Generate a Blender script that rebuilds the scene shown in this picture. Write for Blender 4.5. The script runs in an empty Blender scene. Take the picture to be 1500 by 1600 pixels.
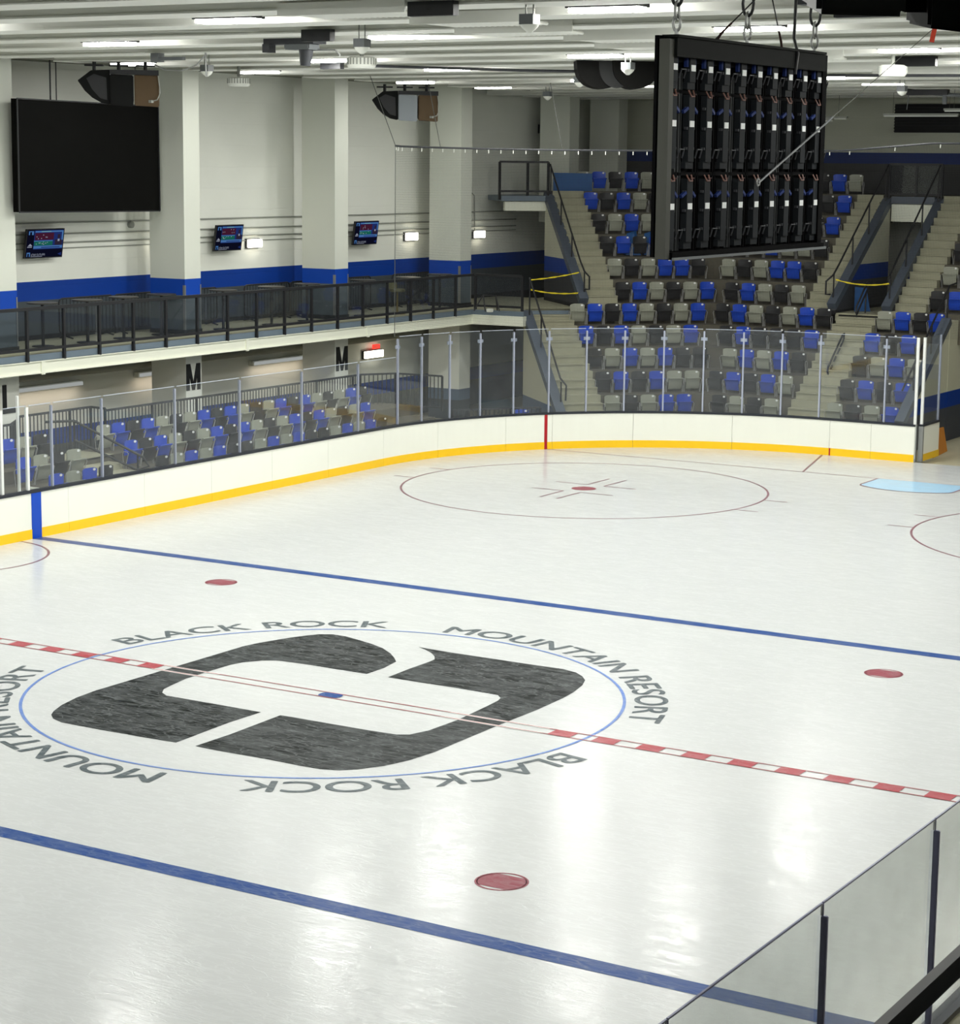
import bpy, bmesh, math, random
from mathutils import Vector, Matrix
random.seed(7)
scene = bpy.context.scene
COL = scene.collection
S2 = math.sqrt(2.0)
ORD = ['first', 'second', 'third', 'fourth', 'fifth', 'sixth', 'seventh', 'eighth', 'ninth', 'tenth', 'eleventh', 'twelfth',
       'thirteenth', 'fourteenth', 'fifteenth', 'sixteenth', 'seventeenth', 'eighteenth', 'nineteenth', 'twentieth',
       'twenty-first', 'twenty-second', 'twenty-third', 'twenty-fourth', 'twenty-fifth', 'twenty-sixth', 'twenty-seventh', 'twenty-eighth', 'twenty-ninth', 'thirtieth']


def TN(t, n, z=None):
    """corner-stand axes (t along the rows, n up the slope) to world x, y"""
    x, y = (t - n) / S2, (t + n) / S2
    return (x, y) if z is None else (x, y, z)


# ------------------------------------------------------------------ materials
def s2l(c):
    c = c / 255.0
    return c / 12.92 if c <= 0.04045 else ((c + 0.055) / 1.055) ** 2.4


def rgb(r, g, b):
    return (s2l(r), s2l(g), s2l(b), 1.0)


def newmat(name):
    m = bpy.data.materials.new(name)
    m.use_nodes = True
    nt = m.node_tree
    nt.nodes.clear()
    out = nt.nodes.new('ShaderNodeOutputMaterial')
    return m, nt, out


def pbr(name, col, rough=0.6, metal=0.0, noise=0.0, nscale=6.0, bump=0.0, spec=0.4, stretch=None):
    m, nt, out = newmat(name)
    b = nt.nodes.new('ShaderNodeBsdfPrincipled')
    b.inputs['Roughness'].default_value = rough
    b.inputs['Metallic'].default_value = metal
    b.inputs['Specular IOR Level'].default_value = spec
    b.inputs['Base Color'].default_value = col
    if noise or bump:
        tc = nt.nodes.new('ShaderNodeTexCoord')
        mp = nt.nodes.new('ShaderNodeMapping')
        if stretch:
            mp.inputs['Scale'].default_value = stretch
        nt.links.new(tc.outputs['Object'], mp.inputs['Vector'])
        nz = nt.nodes.new('ShaderNodeTexNoise')
        nz.inputs['Scale'].default_value = nscale
        nz.inputs['Detail'].default_value = 5
        nt.links.new(mp.outputs['Vector'], nz.inputs['Vector'])
        if noise:
            mx = nt.nodes.new('ShaderNodeMix')
            mx.data_type = 'RGBA'
            mx.inputs[6].default_value = tuple(max(0, c * (1 - noise)) for c in col[:3]) + (1,)
            mx.inputs[7].default_value = tuple(min(1, c * (1 + noise)) for c in col[:3]) + (1,)
            nt.links.new(nz.outputs['Fac'], mx.inputs[0])
            nt.links.new(mx.outputs[2], b.inputs['Base Color'])
        if bump:
            bp = nt.nodes.new('ShaderNodeBump')
            bp.inputs['Strength'].default_value = bump
            bp.inputs['Distance'].default_value = 0.01
            nt.links.new(nz.outputs['Fac'], bp.inputs['Height'])
            nt.links.new(bp.outputs['Normal'], b.inputs['Normal'])
    nt.links.new(b.outputs[0], out.inputs[0])
    return m


def emis(name, col, strength):
    m, nt, out = newmat(name)
    e = nt.nodes.new('ShaderNodeEmission')
    e.inputs[0].default_value = col
    e.inputs[1].default_value = strength
    nt.links.new(e.outputs[0], out.inputs[0])
    return m


def glassmat(name, tint=(0.93, 0.95, 0.95), haze=0.05, ior=1.45, hazecol=(0.6, 0.65, 0.7)):
    """thin clear acrylic: transparent with fresnel reflection and a little patchy diffuse haze"""
    m, nt, out = newmat(name)
    tr = nt.nodes.new('ShaderNodeBsdfTransparent')
    tr.inputs[0].default_value = tint + (1,)
    gl = nt.nodes.new('ShaderNodeBsdfGlossy')
    gl.inputs['Roughness'].default_value = 0.02
    df = nt.nodes.new('ShaderNodeBsdfDiffuse')
    df.inputs[0].default_value = hazecol + (1,)
    geo = nt.nodes.new('ShaderNodeNewGeometry')
    dt = nt.nodes.new('ShaderNodeVectorMath')
    dt.operation = 'DOT_PRODUCT'
    nt.links.new(geo.outputs['Normal'], dt.inputs[0])
    nt.links.new(geo.outputs['Incoming'], dt.inputs[1])
    ab = nt.nodes.new('ShaderNodeMath')
    ab.operation = 'ABSOLUTE'
    nt.links.new(dt.outputs['Value'], ab.inputs[0])
    om = nt.nodes.new('ShaderNodeMath')
    om.operation = 'SUBTRACT'
    om.inputs[0].default_value = 1.0
    om.use_clamp = True
    nt.links.new(ab.outputs[0], om.inputs[1])
    pw = nt.nodes.new('ShaderNodeMath')
    pw.operation = 'POWER'
    pw.inputs[1].default_value = 5.0
    nt.links.new(om.outputs[0], pw.inputs[0])
    fr = nt.nodes.new('ShaderNodeMapRange')
    fr.inputs['To Min'].default_value = ((ior - 1) / (ior + 1)) ** 2
    fr.inputs['To Max'].default_value = 1.0
    nt.links.new(pw.outputs[0], fr.inputs['Value'])
    m1 = nt.nodes.new('ShaderNodeMixShader')
    m2 = nt.nodes.new('ShaderNodeMixShader')
    tc = nt.nodes.new('ShaderNodeTexCoord')
    nz = nt.nodes.new('ShaderNodeTexNoise')
    nz.inputs['Scale'].default_value = 3.0
    nz.inputs['Detail'].default_value = 6
    mr = nt.nodes.new('ShaderNodeMapRange')
    mr.inputs['From Min'].default_value = 0.35
    mr.inputs['From Max'].default_value = 0.75
    mr.inputs['To Min'].default_value = haze * 0.75
    mr.inputs['To Max'].default_value = haze * 1.25
    nt.links.new(tc.outputs['Object'], nz.inputs['Vector'])
    nt.links.new(nz.outputs['Fac'], mr.inputs['Value'])
    nt.links.new(mr.outputs['Result'], m1.inputs[0])
    nt.links.new(tr.outputs[0], m1.inputs[1])
    nt.links.new(df.outputs[0], m1.inputs[2])
    nt.links.new(fr.outputs[0], m2.inputs[0])
    nt.links.new(m1.outputs[0], m2.inputs[1])
    nt.links.new(gl.outputs[0], m2.inputs[2])
    nt.links.new(m2.outputs[0], out.inputs[0])
    return m


ICEC = (0.565, 0.577, 0.573, 1.0)


def icemat(name, base, paint=None, scratch=0.5, rough=0.21, spec=0.26):
    """ice sheet, bare or over a painted colour, with fine skate scratches and cloudy wear"""
    m, nt, out = newmat(name)
    b = nt.nodes.new('ShaderNodeBsdfPrincipled')
    b.inputs['Roughness'].default_value = rough
    b.inputs['IOR'].default_value = 1.31
    b.inputs['Specular IOR Level'].default_value = spec
    geo = nt.nodes.new('ShaderNodeNewGeometry')

    def math_(op, x, y=None, clamp=False):
        n = nt.nodes.new('ShaderNodeMath')
        n.operation = op
        n.use_clamp = clamp
        for i, v in enumerate((x, y)):
            if v is None:
                continue
            if isinstance(v, (int, float)):
                n.inputs[i].default_value = v
            else:
                nt.links.new(v, n.inputs[i])
        return n.outputs[0]

    def noise(scale, detail, rot=None, stretch=None, rough_=0.5, dist=0.0):
        nz = nt.nodes.new('ShaderNodeTexNoise')
        nz.inputs['Scale'].default_value = scale
        nz.inputs['Detail'].default_value = detail
        nz.inputs['Roughness'].default_value = rough_
        nz.inputs['Distortion'].default_value = dist
        src = geo.outputs['Position']
        if rot is not None:
            mp = nt.nodes.new('ShaderNodeMapping')
            mp.inputs['Rotation'].default_value = (0, 0, rot)
            mp.inputs['Scale'].default_value = stretch
            nt.links.new(src, mp.inputs['Vector'])
            src = mp.outputs['Vector']
        nt.links.new(src, nz.inputs['Vector'])
        return nz.outputs['Fac']
    lines = None
    for ang, st, sc in ((0.35, (0.5, 3.2, 1), 1.5), (1.25, (0.6, 2.6, 1), 1.9), (2.1, (0.5, 3.6, 1), 1.4), (2.8, (0.8, 2.2, 1), 2.3), (0.9, (0.3, 1.6, 1), 3.5)):
        v = noise(sc, 2.0, ang, st, 0.45)
        d = math_('ABSOLUTE', math_('SUBTRACT', v, 0.5))
        l = math_('SUBTRACT', 1.0, math_('MULTIPLY', d, 52.0), True)
        lines = l if lines is None else math_('MAXIMUM', lines, l)
    cloud = noise(2.2, 8.0, 0.4, (0.7, 1.5, 1), 0.72, 0.6)
    cl = nt.nodes.new('ShaderNodeMapRange')
    cl.inputs['From Min'].default_value = 0.42
    cl.inputs['From Max'].default_value = 0.8
    nt.links.new(cloud, cl.inputs['Value'])
    broken = math_('MULTIPLY', lines, math_('MULTIPLY', noise(5.0, 4.0), 1.5, True))
    wear = math_('MULTIPLY', math_('MAXIMUM', math_('MULTIPLY', broken, 1.0), cl.outputs['Result']), scratch)
    big = noise(0.2, 3.0)
    cold = nt.nodes.new('ShaderNodeMix')
    cold.data_type = 'RGBA'
    cold.inputs[6].default_value = tuple(c * k for c, k in zip(base[:3], (0.93, 0.95, 0.955))) + (1,)
    cold.inputs[7].default_value = base
    nt.links.new(big, cold.inputs[0])
    colour = cold.outputs[2]
    if paint is None:
        li = nt.nodes.new('ShaderNodeMix')
        li.data_type = 'RGBA'
        nt.links.new(math_('MULTIPLY', broken, 0.28), li.inputs[0])
        nt.links.new(colour, li.inputs[6])
        li.inputs[7].default_value = (0.70, 0.73, 0.725, 1)
        colour = li.outputs[2]
        rr = nt.nodes.new('ShaderNodeMapRange')
        rr.inputs['From Min'].default_value = 0.35
        rr.inputs['From Max'].default_value = 0.7
        rr.inputs['To Min'].default_value = 0.14
        rr.inputs['To Max'].default_value = 0.25
        nt.links.new(cloud, rr.inputs['Value'])
        nt.links.new(rr.outputs['Result'], b.inputs['Roughness'])
    if paint is not None:
        mx = nt.nodes.new('ShaderNodeMix')
        mx.data_type = 'RGBA'
        mx.inputs[6].default_value = paint
        mx.inputs[7].default_value = (0.42, 0.45, 0.46, 1)
        nt.links.new(wear, mx.inputs[0])
        colour = mx.outputs[2]
    nt.links.new(colour, b.inputs['Base Color'])
    bp = nt.nodes.new('ShaderNodeBump')
    bp.inputs['Strength'].default_value = 0.17
    bp.inputs['Distance'].default_value = 0.004
    nt.links.new(math_('ADD', broken, cloud), bp.inputs['Height'])
    nt.links.new(bp.outputs['Normal'], b.inputs['Normal'])
    nt.links.new(b.outputs[0], out.inputs[0])
    return m


def bandmat(name, bands, rough=0.55, groove=None, noise=0.03):
    """painted wall: colour by world height; bands = [(z_top, colour), ...] from the floor up; groove = course height of the blockwork"""
    m, nt, out = newmat(name)
    b = nt.nodes.new('ShaderNodeBsdfPrincipled')
    b.inputs['Roughness'].default_value = rough
    b.inputs['Specular IOR Level'].default_value = 0.25
    geo = nt.nodes.new('ShaderNodeNewGeometry')
    sep = nt.nodes.new('ShaderNodeSeparateXYZ')
    nt.links.new(geo.outputs['Position'], sep.inputs[0])
    cur = None
    for zt, colr in reversed(bands):
        if cur is None:
            cur = colr
            continue
        lt = nt.nodes.new('ShaderNodeMath')
        lt.operation = 'LESS_THAN'
        lt.inputs[1].default_value = zt
        nt.links.new(sep.outputs['Z'], lt.inputs[0])
        mx = nt.nodes.new('ShaderNodeMix')
        mx.data_type = 'RGBA'
        nt.links.new(lt.outputs[0], mx.inputs[0])
        if isinstance(cur, tuple):
            mx.inputs[6].default_value = cur
        else:
            nt.links.new(cur, mx.inputs[6])
        mx.inputs[7].default_value = colr
        cur = mx.outputs[2]
    nz = nt.nodes.new('ShaderNodeTexNoise')
    nz.inputs['Scale'].default_value = 1.3
    nz.inputs['Detail'].default_value = 5
    nt.links.new(geo.outputs['Position'], nz.inputs['Vector'])
    mr = nt.nodes.new('ShaderNodeMapRange')
    mr.inputs['To Min'].default_value = 1 - noise
    mr.inputs['To Max'].default_value = 1 + noise
    nt.links.new(nz.outputs['Fac'], mr.inputs['Value'])
    hs = nt.nodes.new('ShaderNodeHueSaturation')
    nt.links.new(mr.outputs['Result'], hs.inputs['Value'])
    if isinstance(cur, tuple):
        hs.inputs['Color'].default_value = cur
    else:
        nt.links.new(cur, hs.inputs['Color'])
    nt.links.new(hs.outputs[0], b.inputs['Base Color'])
    if groove:
        dv = nt.nodes.new('ShaderNodeMath')
        dv.operation = 'DIVIDE'
        dv.inputs[1].default_value = groove
        nt.links.new(sep.outputs['Z'], dv.inputs[0])
        fr = nt.nodes.new('ShaderNodeMath')
        fr.operation = 'FRACT'
        nt.links.new(dv.outputs[0], fr.inputs[0])
        gt = nt.nodes.new('ShaderNodeMath')
        gt.operation = 'GREATER_THAN'
        gt.inputs[1].default_value = 0.06
        nt.links.new(fr.outputs[0], gt.inputs[0])
        bp = nt.nodes.new('ShaderNodeBump')
        bp.inputs['Strength'].default_value = 0.5
        bp.inputs['Distance'].default_value = 0.02
        nt.links.new(gt.outputs[0], bp.inputs['Height'])
        nt.links.new(bp.outputs['Normal'], b.inputs['Normal'])
    nt.links.new(b.outputs[0], out.inputs[0])
    return m


def netmat(name):
    """knotless netting: thin dark threads on a grid, clear between them"""
    m, nt, out = newmat(name)
    tc = nt.nodes.new('ShaderNodeUVMap')
    sep = nt.nodes.new('ShaderNodeSeparateXYZ')
    nt.links.new(tc.outputs[0], sep.inputs[0])
    lines = []
    for ax in ('X', 'Y'):
        fr = nt.nodes.new('ShaderNodeMath')
        fr.operation = 'FRACT'
        nt.links.new(sep.outputs[ax], fr.inputs[0])
        lt = nt.nodes.new('ShaderNodeMath')
        lt.operation = 'LESS_THAN'
        lt.inputs[1].default_value = 0.06
        nt.links.new(fr.outputs[0], lt.inputs[0])
        lines.append(lt)
    mx = nt.nodes.new('ShaderNodeMath')
    mx.operation = 'MAXIMUM'
    nt.links.new(lines[0].outputs[0], mx.inputs[0])
    nt.links.new(lines[1].outputs[0], mx.inputs[1])
    tr = nt.nodes.new('ShaderNodeBsdfTransparent')
    df = nt.nodes.new('ShaderNodeBsdfDiffuse')
    df.inputs[0].default_value = (0.03, 0.03, 0.03, 1)
    ms = nt.nodes.new('ShaderNodeMixShader')
    nt.links.new(mx.outputs[0], ms.inputs[0])
    nt.links.new(tr.outputs[0], ms.inputs[1])
    nt.links.new(df.outputs[0], ms.inputs[2])
    nt.links.new(ms.outputs[0], out.inputs[0])
    return m


CREAM = rgb(238, 240, 231)
NAVY = rgb(8, 58, 150)
GREYB = rgb(72, 79, 84)
M = {}
M['ice'] = icemat('ice_sheet', ICEC, None, 0.2)
M['p_black'] = icemat('paint_black_under_ice', ICEC, rgb(13, 18, 18), 0.3, 0.3, 0.05)
M['p_text'] = icemat('paint_charcoal_under_ice', ICEC, rgb(74, 84, 88), 0.3, 0.3, 0.1)
M['p_blue'] = icemat('paint_blue_under_ice', ICEC, rgb(14, 62, 128), 0.24, 0.28, 0.08)
M['p_red'] = icemat('paint_red_under_ice', ICEC, rgb(158, 58, 66), 0.25, 0.28, 0.1)
M['p_lightblue'] = icemat('paint_pale_blue_under_ice', ICEC, rgb(92, 124, 188), 0.3, 0.28, 0.1)
M['p_dot'] = icemat('paint_maroon_under_ice', ICEC, rgb(134, 52, 66), 0.25, 0.3, 0.1)
M['p_thin'] = icemat('paint_dull_red_under_ice', ICEC, rgb(122, 78, 88), 0.25, 0.3, 0.1)
M['p_crease'] = icemat('paint_light_blue_under_ice', ICEC, rgb(165, 208, 238), 0.3)
M['p_white'] = icemat('paint_white_under_ice', ICEC, rgb(238, 240, 236), 0.2)
M['board'] = pbr('board_white', rgb(238, 239, 228), 0.35, noise=0.02, nscale=2)
M['kick'] = pbr('kick_yellow', rgb(247, 198, 22), 0.4, noise=0.03)
M['cap'] = pbr('cap_charcoal', rgb(38, 42, 50), 0.45)
M['boardblue'] = pbr('board_blue', rgb(0, 70, 185), 0.4)
M['boardred'] = pbr('board_red', rgb(170, 25, 35), 0.4)
M['glass'] = glassmat('rink_glass', (0.95, 0.965, 0.97), 0.03)
M['nearglass'] = glassmat('near_rink_glass', (0.92, 0.935, 0.93), 0.1, hazecol=(0.5, 0.54, 0.52))
M['railglass'] = glassmat('railing_acrylic', (0.80, 0.82, 0.84), 0.015)
M['edge'] = pbr('glass_edge', rgb(190, 198, 210), 0.3)
M['edgedark'] = pbr('glass_edge_dark', rgb(100, 104, 136), 0.3)
M['alu'] = pbr('post_aluminium', rgb(182, 188, 205), 0.35, metal=0.5)
M['aludark'] = pbr('post_dark', rgb(126, 128, 160), 0.4)
M['aluwhite'] = pbr('post_white', rgb(232, 234, 230), 0.4)
M['chrome'] = pbr('chrome', rgb(178, 178, 176), 0.3, metal=0.2)
M['seatB'] = pbr('seat_blue', rgb(28, 72, 190), 0.38, noise=0.04, nscale=9)
M['seatG'] = pbr('seat_grey', rgb(158, 160, 145), 0.42, noise=0.04, nscale=9)
M['seatK'] = pbr('seat_black', rgb(44, 44, 46), 0.4, noise=0.05, nscale=9)
M['tag'] = pbr('seat_tag_white', rgb(240, 240, 238), 0.4)
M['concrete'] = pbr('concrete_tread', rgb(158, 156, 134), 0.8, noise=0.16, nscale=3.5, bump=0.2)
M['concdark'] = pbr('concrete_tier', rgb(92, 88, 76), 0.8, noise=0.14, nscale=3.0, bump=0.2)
M['floorc'] = pbr('concrete_floor', rgb(176, 170, 145), 0.6, noise=0.08, nscale=1.5)
M['deckfloor'] = pbr('deck_floor', rgb(170, 168, 142), 0.6, noise=0.08, nscale=2.0)
M['wall'] = bandmat('left_wall_paint', [(0.78, GREYB), (1.2, NAVY), (3.3, CREAM), (3.62, rgb(40, 42, 44)), (4.48, GREYB), (4.96, NAVY), (20, CREAM)], groove=0.6)
M['endwall'] = bandmat('end_wall_paint', [(0.9, rgb(70, 74, 80)), (1.4, NAVY), (7.0, CREAM), (8.08, rgb(62, 62, 62)), (8.45, rgb(24, 48, 110)), (20, rgb(190, 192, 176))], groove=0.6)
M['column'] = bandmat('column_paint', [(3.3, CREAM), (3.62, rgb(40, 42, 44)), (4.52, rgb(86, 96, 102)), (4.94, rgb(10, 66, 168)), (20, rgb(212, 215, 204))])
M['columnfar'] = bandmat('column_paint_far', [(0.55, GREYB), (0.9, rgb(96, 112, 134)), (3.3, CREAM), (3.62, rgb(40, 42, 44)), (4.52, rgb(86, 96, 102)), (4.94, rgb(10, 66, 168)), (20, rgb(212, 215, 204))])
M['finlow'] = bandmat('lower_fin_paint', [(0.9, rgb(84, 98, 122)), (20, rgb(206, 204, 180))])
M['finup'] = bandmat('upper_fin_paint', [(3.62, rgb(36, 36, 38)), (4.48, rgb(66, 68, 72)), (4.96, NAVY), (20, rgb(206, 206, 186))])
M['tunnelwall'] = bandmat('tunnel_paint', [(0.95, rgb(72, 76, 84)), (1.42, NAVY), (20, rgb(206, 206, 186))])
M['parapet'] = pbr('parapet_steel_grey', rgb(80, 88, 100), 0.45)
M['fascia'] = pbr('fascia_grey', rgb(104, 118, 130), 0.5)
M['creamsteel'] = pbr('cream_steel', rgb(232, 234, 218), 0.5)
M['soffit'] = pbr('soffit_grey', rgb(150, 150, 138), 0.8)
M['roof'] = pbr('roof_deck', rgb(112, 114, 102), 0.85, noise=0.06, nscale=1.0)
M['joist'] = pbr('joist_white', rgb(246, 247, 240), 0.5, noise=0.03, nscale=1.0)
M['black'] = pbr('black_metal', rgb(30, 31, 34), 0.5)
M['blackmatt'] = pbr('black_matt', rgb(18, 19, 19), 0.75, noise=0.08, spec=0.2)
M['screenblack'] = pbr('screen_black', rgb(9, 9, 8), 0.7, spec=0.05)
M['darkgrey'] = pbr('dark_grey', rgb(52, 54, 58), 0.55)
M['midgrey'] = pbr('mid_grey', rgb(98, 102, 104), 0.5)
M['ledframe'] = pbr('led_frame_grey', rgb(42, 44, 45), 0.6, spec=0.15)
M['ledblack'] = pbr('led_black', rgb(4, 4, 5), 0.8, spec=0.05)
M['leddot'] = pbr('led_grey_bar', rgb(30, 33, 36), 0.7, spec=0.1)
M['hook'] = pbr('led_hook', rgb(120, 84, 74), 0.5)
M['ledside'] = pbr('led_side_grey', rgb(66, 67, 62), 0.6, spec=0.15)
M['ledheader'] = pbr('led_header', rgb(19, 21, 20), 0.7, spec=0.06)
M['sticker'] = pbr('white_sticker', rgb(225, 228, 228), 0.5)
M['bluewire'] = pbr('blue_connector', rgb(30, 46, 96), 0.6, spec=0.1)
M['redwire'] = pbr('red_lead', rgb(46, 22, 20), 0.6, spec=0.1)
M['galv'] = pbr('galvanised', rgb(150, 152, 150), 0.45, metal=0.6)
M['conduit'] = pbr('conduit_grey', rgb(150, 153, 146), 0.5)
M['white'] = pbr('white_plastic', rgb(228, 230, 222), 0.5)
M['tabletop'] = pbr('table_dark', rgb(58, 56, 52), 0.4)
M['reflectbrown'] = pbr('speaker_reflection_brown', rgb(78, 60, 36), 0.45, metal=0.2)  # brown reflected light painted onto the right-hand cabinets
M['silver'] = pbr('speaker_reflection_silver', rgb(122, 128, 133), 0.4, metal=0.3)  # silvery reflection painted as the colour of a dark cabinet
M['tape'] = pbr('caution_yellow', rgb(235, 215, 40), 0.5)
M['tarp'] = pbr('tarp_blue', rgb(14, 78, 138), 0.55)
M['orange'] = pbr('pad_orange', rgb(205, 132, 48), 0.6, noise=0.1)
M['red'] = pbr('tag_red', rgb(200, 60, 35), 0.5)
M['olive'] = pbr('stool_olive', rgb(110, 108, 78), 0.6)
M['gold'] = pbr('stool_brass', rgb(150, 132, 78), 0.4, metal=0.4)
M['letter'] = pbr('letter_black', rgb(28, 30, 32), 0.5)
M['lampwarm'] = emis('wall_lamp_glow', (1.0, 0.93, 0.76, 1), 9.0)
M['tubepale'] = emis('unlit_tube_pale_glow', (0.95, 1.0, 0.97, 1), 0.42)  # faint emission added so the unlit diffusers look pale
M['bay'] = emis('high_bay_glow', (1.0, 1.0, 0.95, 1), 120.0)
M['baydim'] = emis('high_bay_glow_dim', (1.0, 1.0, 0.95, 1), 30.0)
M['fluo'] = pbr('tube_light_body', rgb(215, 218, 212), 0.4)
M['exitred'] = emis('exit_red', (0.9, 0.06, 0.04, 1), 1.6)
M['net'] = netmat('safety_netting')
M['wire'] = pbr('thin_wire', rgb(80, 82, 78), 0.5)
M['louver'] = pbr('louver_black', rgb(18, 18, 22), 0.6)
M['doordark'] = pbr('doorway_dark', rgb(12, 12, 12), 0.8)


# ------------------------------------------------------------------ mesh building
class MB:
    def __init__(self):
        self.v, self.f, self.mi = [], [], []

    def add(self, vs, fs, mi=0):
        o = len(self.v)
        self.v += [tuple(p) for p in vs]
        self.f += [tuple(i + o for i in f) for f in fs]
        self.mi += [mi] * len(fs)
        return self

    def box(self, x0, x1, y0, y1, z0, z1, mi=0):
        vs = [(x0, y0, z0), (x1, y0, z0), (x1, y1, z0), (x0, y1, z0), (x0, y0, z1), (x1, y0, z1), (x1, y1, z1), (x0, y1, z1)]
        return self.add(vs, [(0, 3, 2, 1), (4, 5, 6, 7), (0, 1, 5, 4), (1, 2, 6, 5), (2, 3, 7, 6), (3, 0, 4, 7)], mi)

    def prism(self, poly, z0, z1, mi=0):
        """vertical prism over a plan polygon (counter-clockwise or not)"""
        a = sum(poly[i][0] * poly[(i + 1) % len(poly)][1] - poly[(i + 1) % len(poly)][0] * poly[i][1] for i in range(len(poly)))
        if a < 0:
            poly = poly[::-1]
        n = len(poly)
        zb = z0 if isinstance(z0, (list, tuple)) else [z0] * n
        zt = z1 if isinstance(z1, (list, tuple)) else [z1] * n
        vs = [(p[0], p[1], zb[i]) for i, p in enumerate(poly)] + [(p[0], p[1], zt[i]) for i, p in enumerate(poly)]
        fs = [tuple(range(n))[::-1], tuple(range(n, 2 * n))] + [(i, (i + 1) % n, n + (i + 1) % n, n + i) for i in range(n)]
        return self.add(vs, fs, mi)

    def slab(self, pts, thick, mi=0):
        """planar polygon in space given thickness along its normal (both ways half)"""
        P = [Vector(p) for p in pts]
        nrm = Vector((0, 0, 0))
        for i in range(len(P)):
            nrm += P[i].cross(P[(i + 1) % len(P)])
        nrm.normalize()
        n = len(P)
        vs = [p - nrm * thick / 2 for p in P] + [p + nrm * thick / 2 for p in P]
        fs = [tuple(range(n))[::-1], tuple(range(n, 2 * n))] + [(i, (i + 1) % n, n + (i + 1) % n, n + i) for i in range(n)]
        return self.add(vs, fs, mi)

    def bar(self, a, b, w, h=None, mi=0, up=(0, 0, 1)):
        """rectangular bar from a to b, w across, h along up"""
        h = w if h is None else h
        a, b = Vector(a), Vector(b)
        d = (b - a).normalized()
        u = Vector(up)
        if abs(d.dot(u)) > 0.98:
            u = Vector((1, 0, 0))
        s = d.cross(u).normalized()
        u = s.cross(d).normalized()
        vs = []
        for p in (a, b):
            for i, j in ((-1, -1), (1, -1), (1, 1), (-1, 1)):
                vs.append(p + s * (i * w / 2) + u * (j * h / 2))
        return self.add(vs, [(0, 1, 2, 3)[::-1], (4, 5, 6, 7), (0, 1, 5, 4), (1, 2, 6, 5), (2, 3, 7, 6), (3, 0, 4, 7)], mi)

    def tube(self, pts, r, seg=8, mi=0, closed=False):
        P = [Vector(p) for p in pts]
        n = len(P)
        rr = r if isinstance(r, (list, tuple)) else [r] * n
        rings = []
        s = None
        for i in range(n):
            if closed:
                d = P[(i + 1) % n] - P[i - 1]
            else:
                d = P[min(i + 1, n - 1)] - P[max(i - 1, 0)]
            if d.length < 1e-9:
                d = Vector((0, 0, 1))
            d.normalize()
            if s is None or abs(s.dot(d)) > 0.95:
                u = Vector((0, 0, 1)) if abs(d.z) < 0.9 else Vector((1, 0, 0))
                s = d.cross(u).normalized()
            s = (s - d * s.dot(d)).normalized()
            u = s.cross(d)
            rings.append([P[i] + (s * math.cos(2 * math.pi * k / seg) + u * math.sin(2 * math.pi * k / seg)) * rr[i] for k in range(seg)])
        vs = [p for ring in rings for p in ring]
        fs = []
        m = n if closed else n - 1
        for i in range(m):
            j = (i + 1) % n
            for k in range(seg):
                k2 = (k + 1) % seg
                fs.append((i * seg + k, j * seg + k, j * seg + k2, i * seg + k2))
        if not closed:
            fs.append(tuple(range(seg)))
            fs.append(tuple(range((n - 1) * seg, n * seg))[::-1])
        return self.add(vs, fs, mi)

    def disc(self, c, r, h, seg=24, mi=0):
        poly = [(c[0] + r * math.cos(2 * math.pi * k / seg), c[1] + r * math.sin(2 * math.pi * k / seg)) for k in range(seg)]
        return self.prism(poly, c[2], c[2] + h, mi)

    def build(self, name, mats, parent=None, smooth=False, bevel=0.0, local=False):
        me = bpy.data.meshes.new(name)
        mats = mats if isinstance(mats, (list, tuple)) else [mats]
        off = Vector((0, 0, 0))
        if parent is not None and not local:
            off = world_loc(parent)
        me.from_pydata([tuple(Vector(p) - off) for p in self.v], [], self.f)
        for m in mats:
            me.materials.append(m)
        me.polygons.foreach_set('material_index', self.mi)
        if smooth:
            me.polygons.foreach_set('use_smooth', [True] * len(me.polygons))
        bm = bmesh.new()
        bm.from_mesh(me)
        bmesh.ops.recalc_face_normals(bm, faces=bm.faces[:])
        if bevel:
            bmesh.ops.bevel(bm, geom=[e for e in bm.edges if len(e.link_faces) == 2 and e.calc_face_angle(0) > 0.5], offset=bevel, segments=2, affect='EDGES', clamp_overlap=True)
        bm.to_mesh(me)
        bm.free()
        me.update()
        if smooth:
            try:
                me.set_sharp_from_angle(angle=math.radians(40))
            except Exception:
                pass
        o = bpy.data.objects.new(name, me)
        COL.objects.link(o)
        if parent is not None:
            o.parent = parent
        return o


def world_loc(o):
    v = Vector((0, 0, 0))
    while o is not None:
        v += o.location
        o = o.parent
    return v


def tag(o, label=None, cat=None, group=None, kind=None):
    if label:
        o['label'] = label
    if cat:
        o['category'] = cat
    if group:
        o['group'] = group
    if kind:
        o['kind'] = kind
    return o


def thing(name, label, cat, loc=(0, 0, 0), group=None):
    o = bpy.data.objects.new(name, None)
    o.empty_display_size = 0.2
    COL.objects.link(o)
    o.location = loc
    return tag(o, label, cat, group)


def struct(name, mb, mats, label=None, cat=None, **kw):
    return tag(mb.build(name, mats, **kw), label, cat, None, 'structure')


def dup(root, loc, rz=0.0, label=None, group=None, data=None):
    """copy of a thing with copies of its parts and sub-parts"""
    r = root.copy()
    COL.objects.link(r)
    r.location = loc
    r.rotation_euler = (0, 0, rz)
    if label:
        r['label'] = label
    if group:
        r['group'] = group
    for ch in list(root.children):
        c = ch.copy()
        COL.objects.link(c)
        c.parent = r
        for g in list(ch.children):
            d = g.copy()
            COL.objects.link(d)
            d.parent = c
    return r


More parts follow.
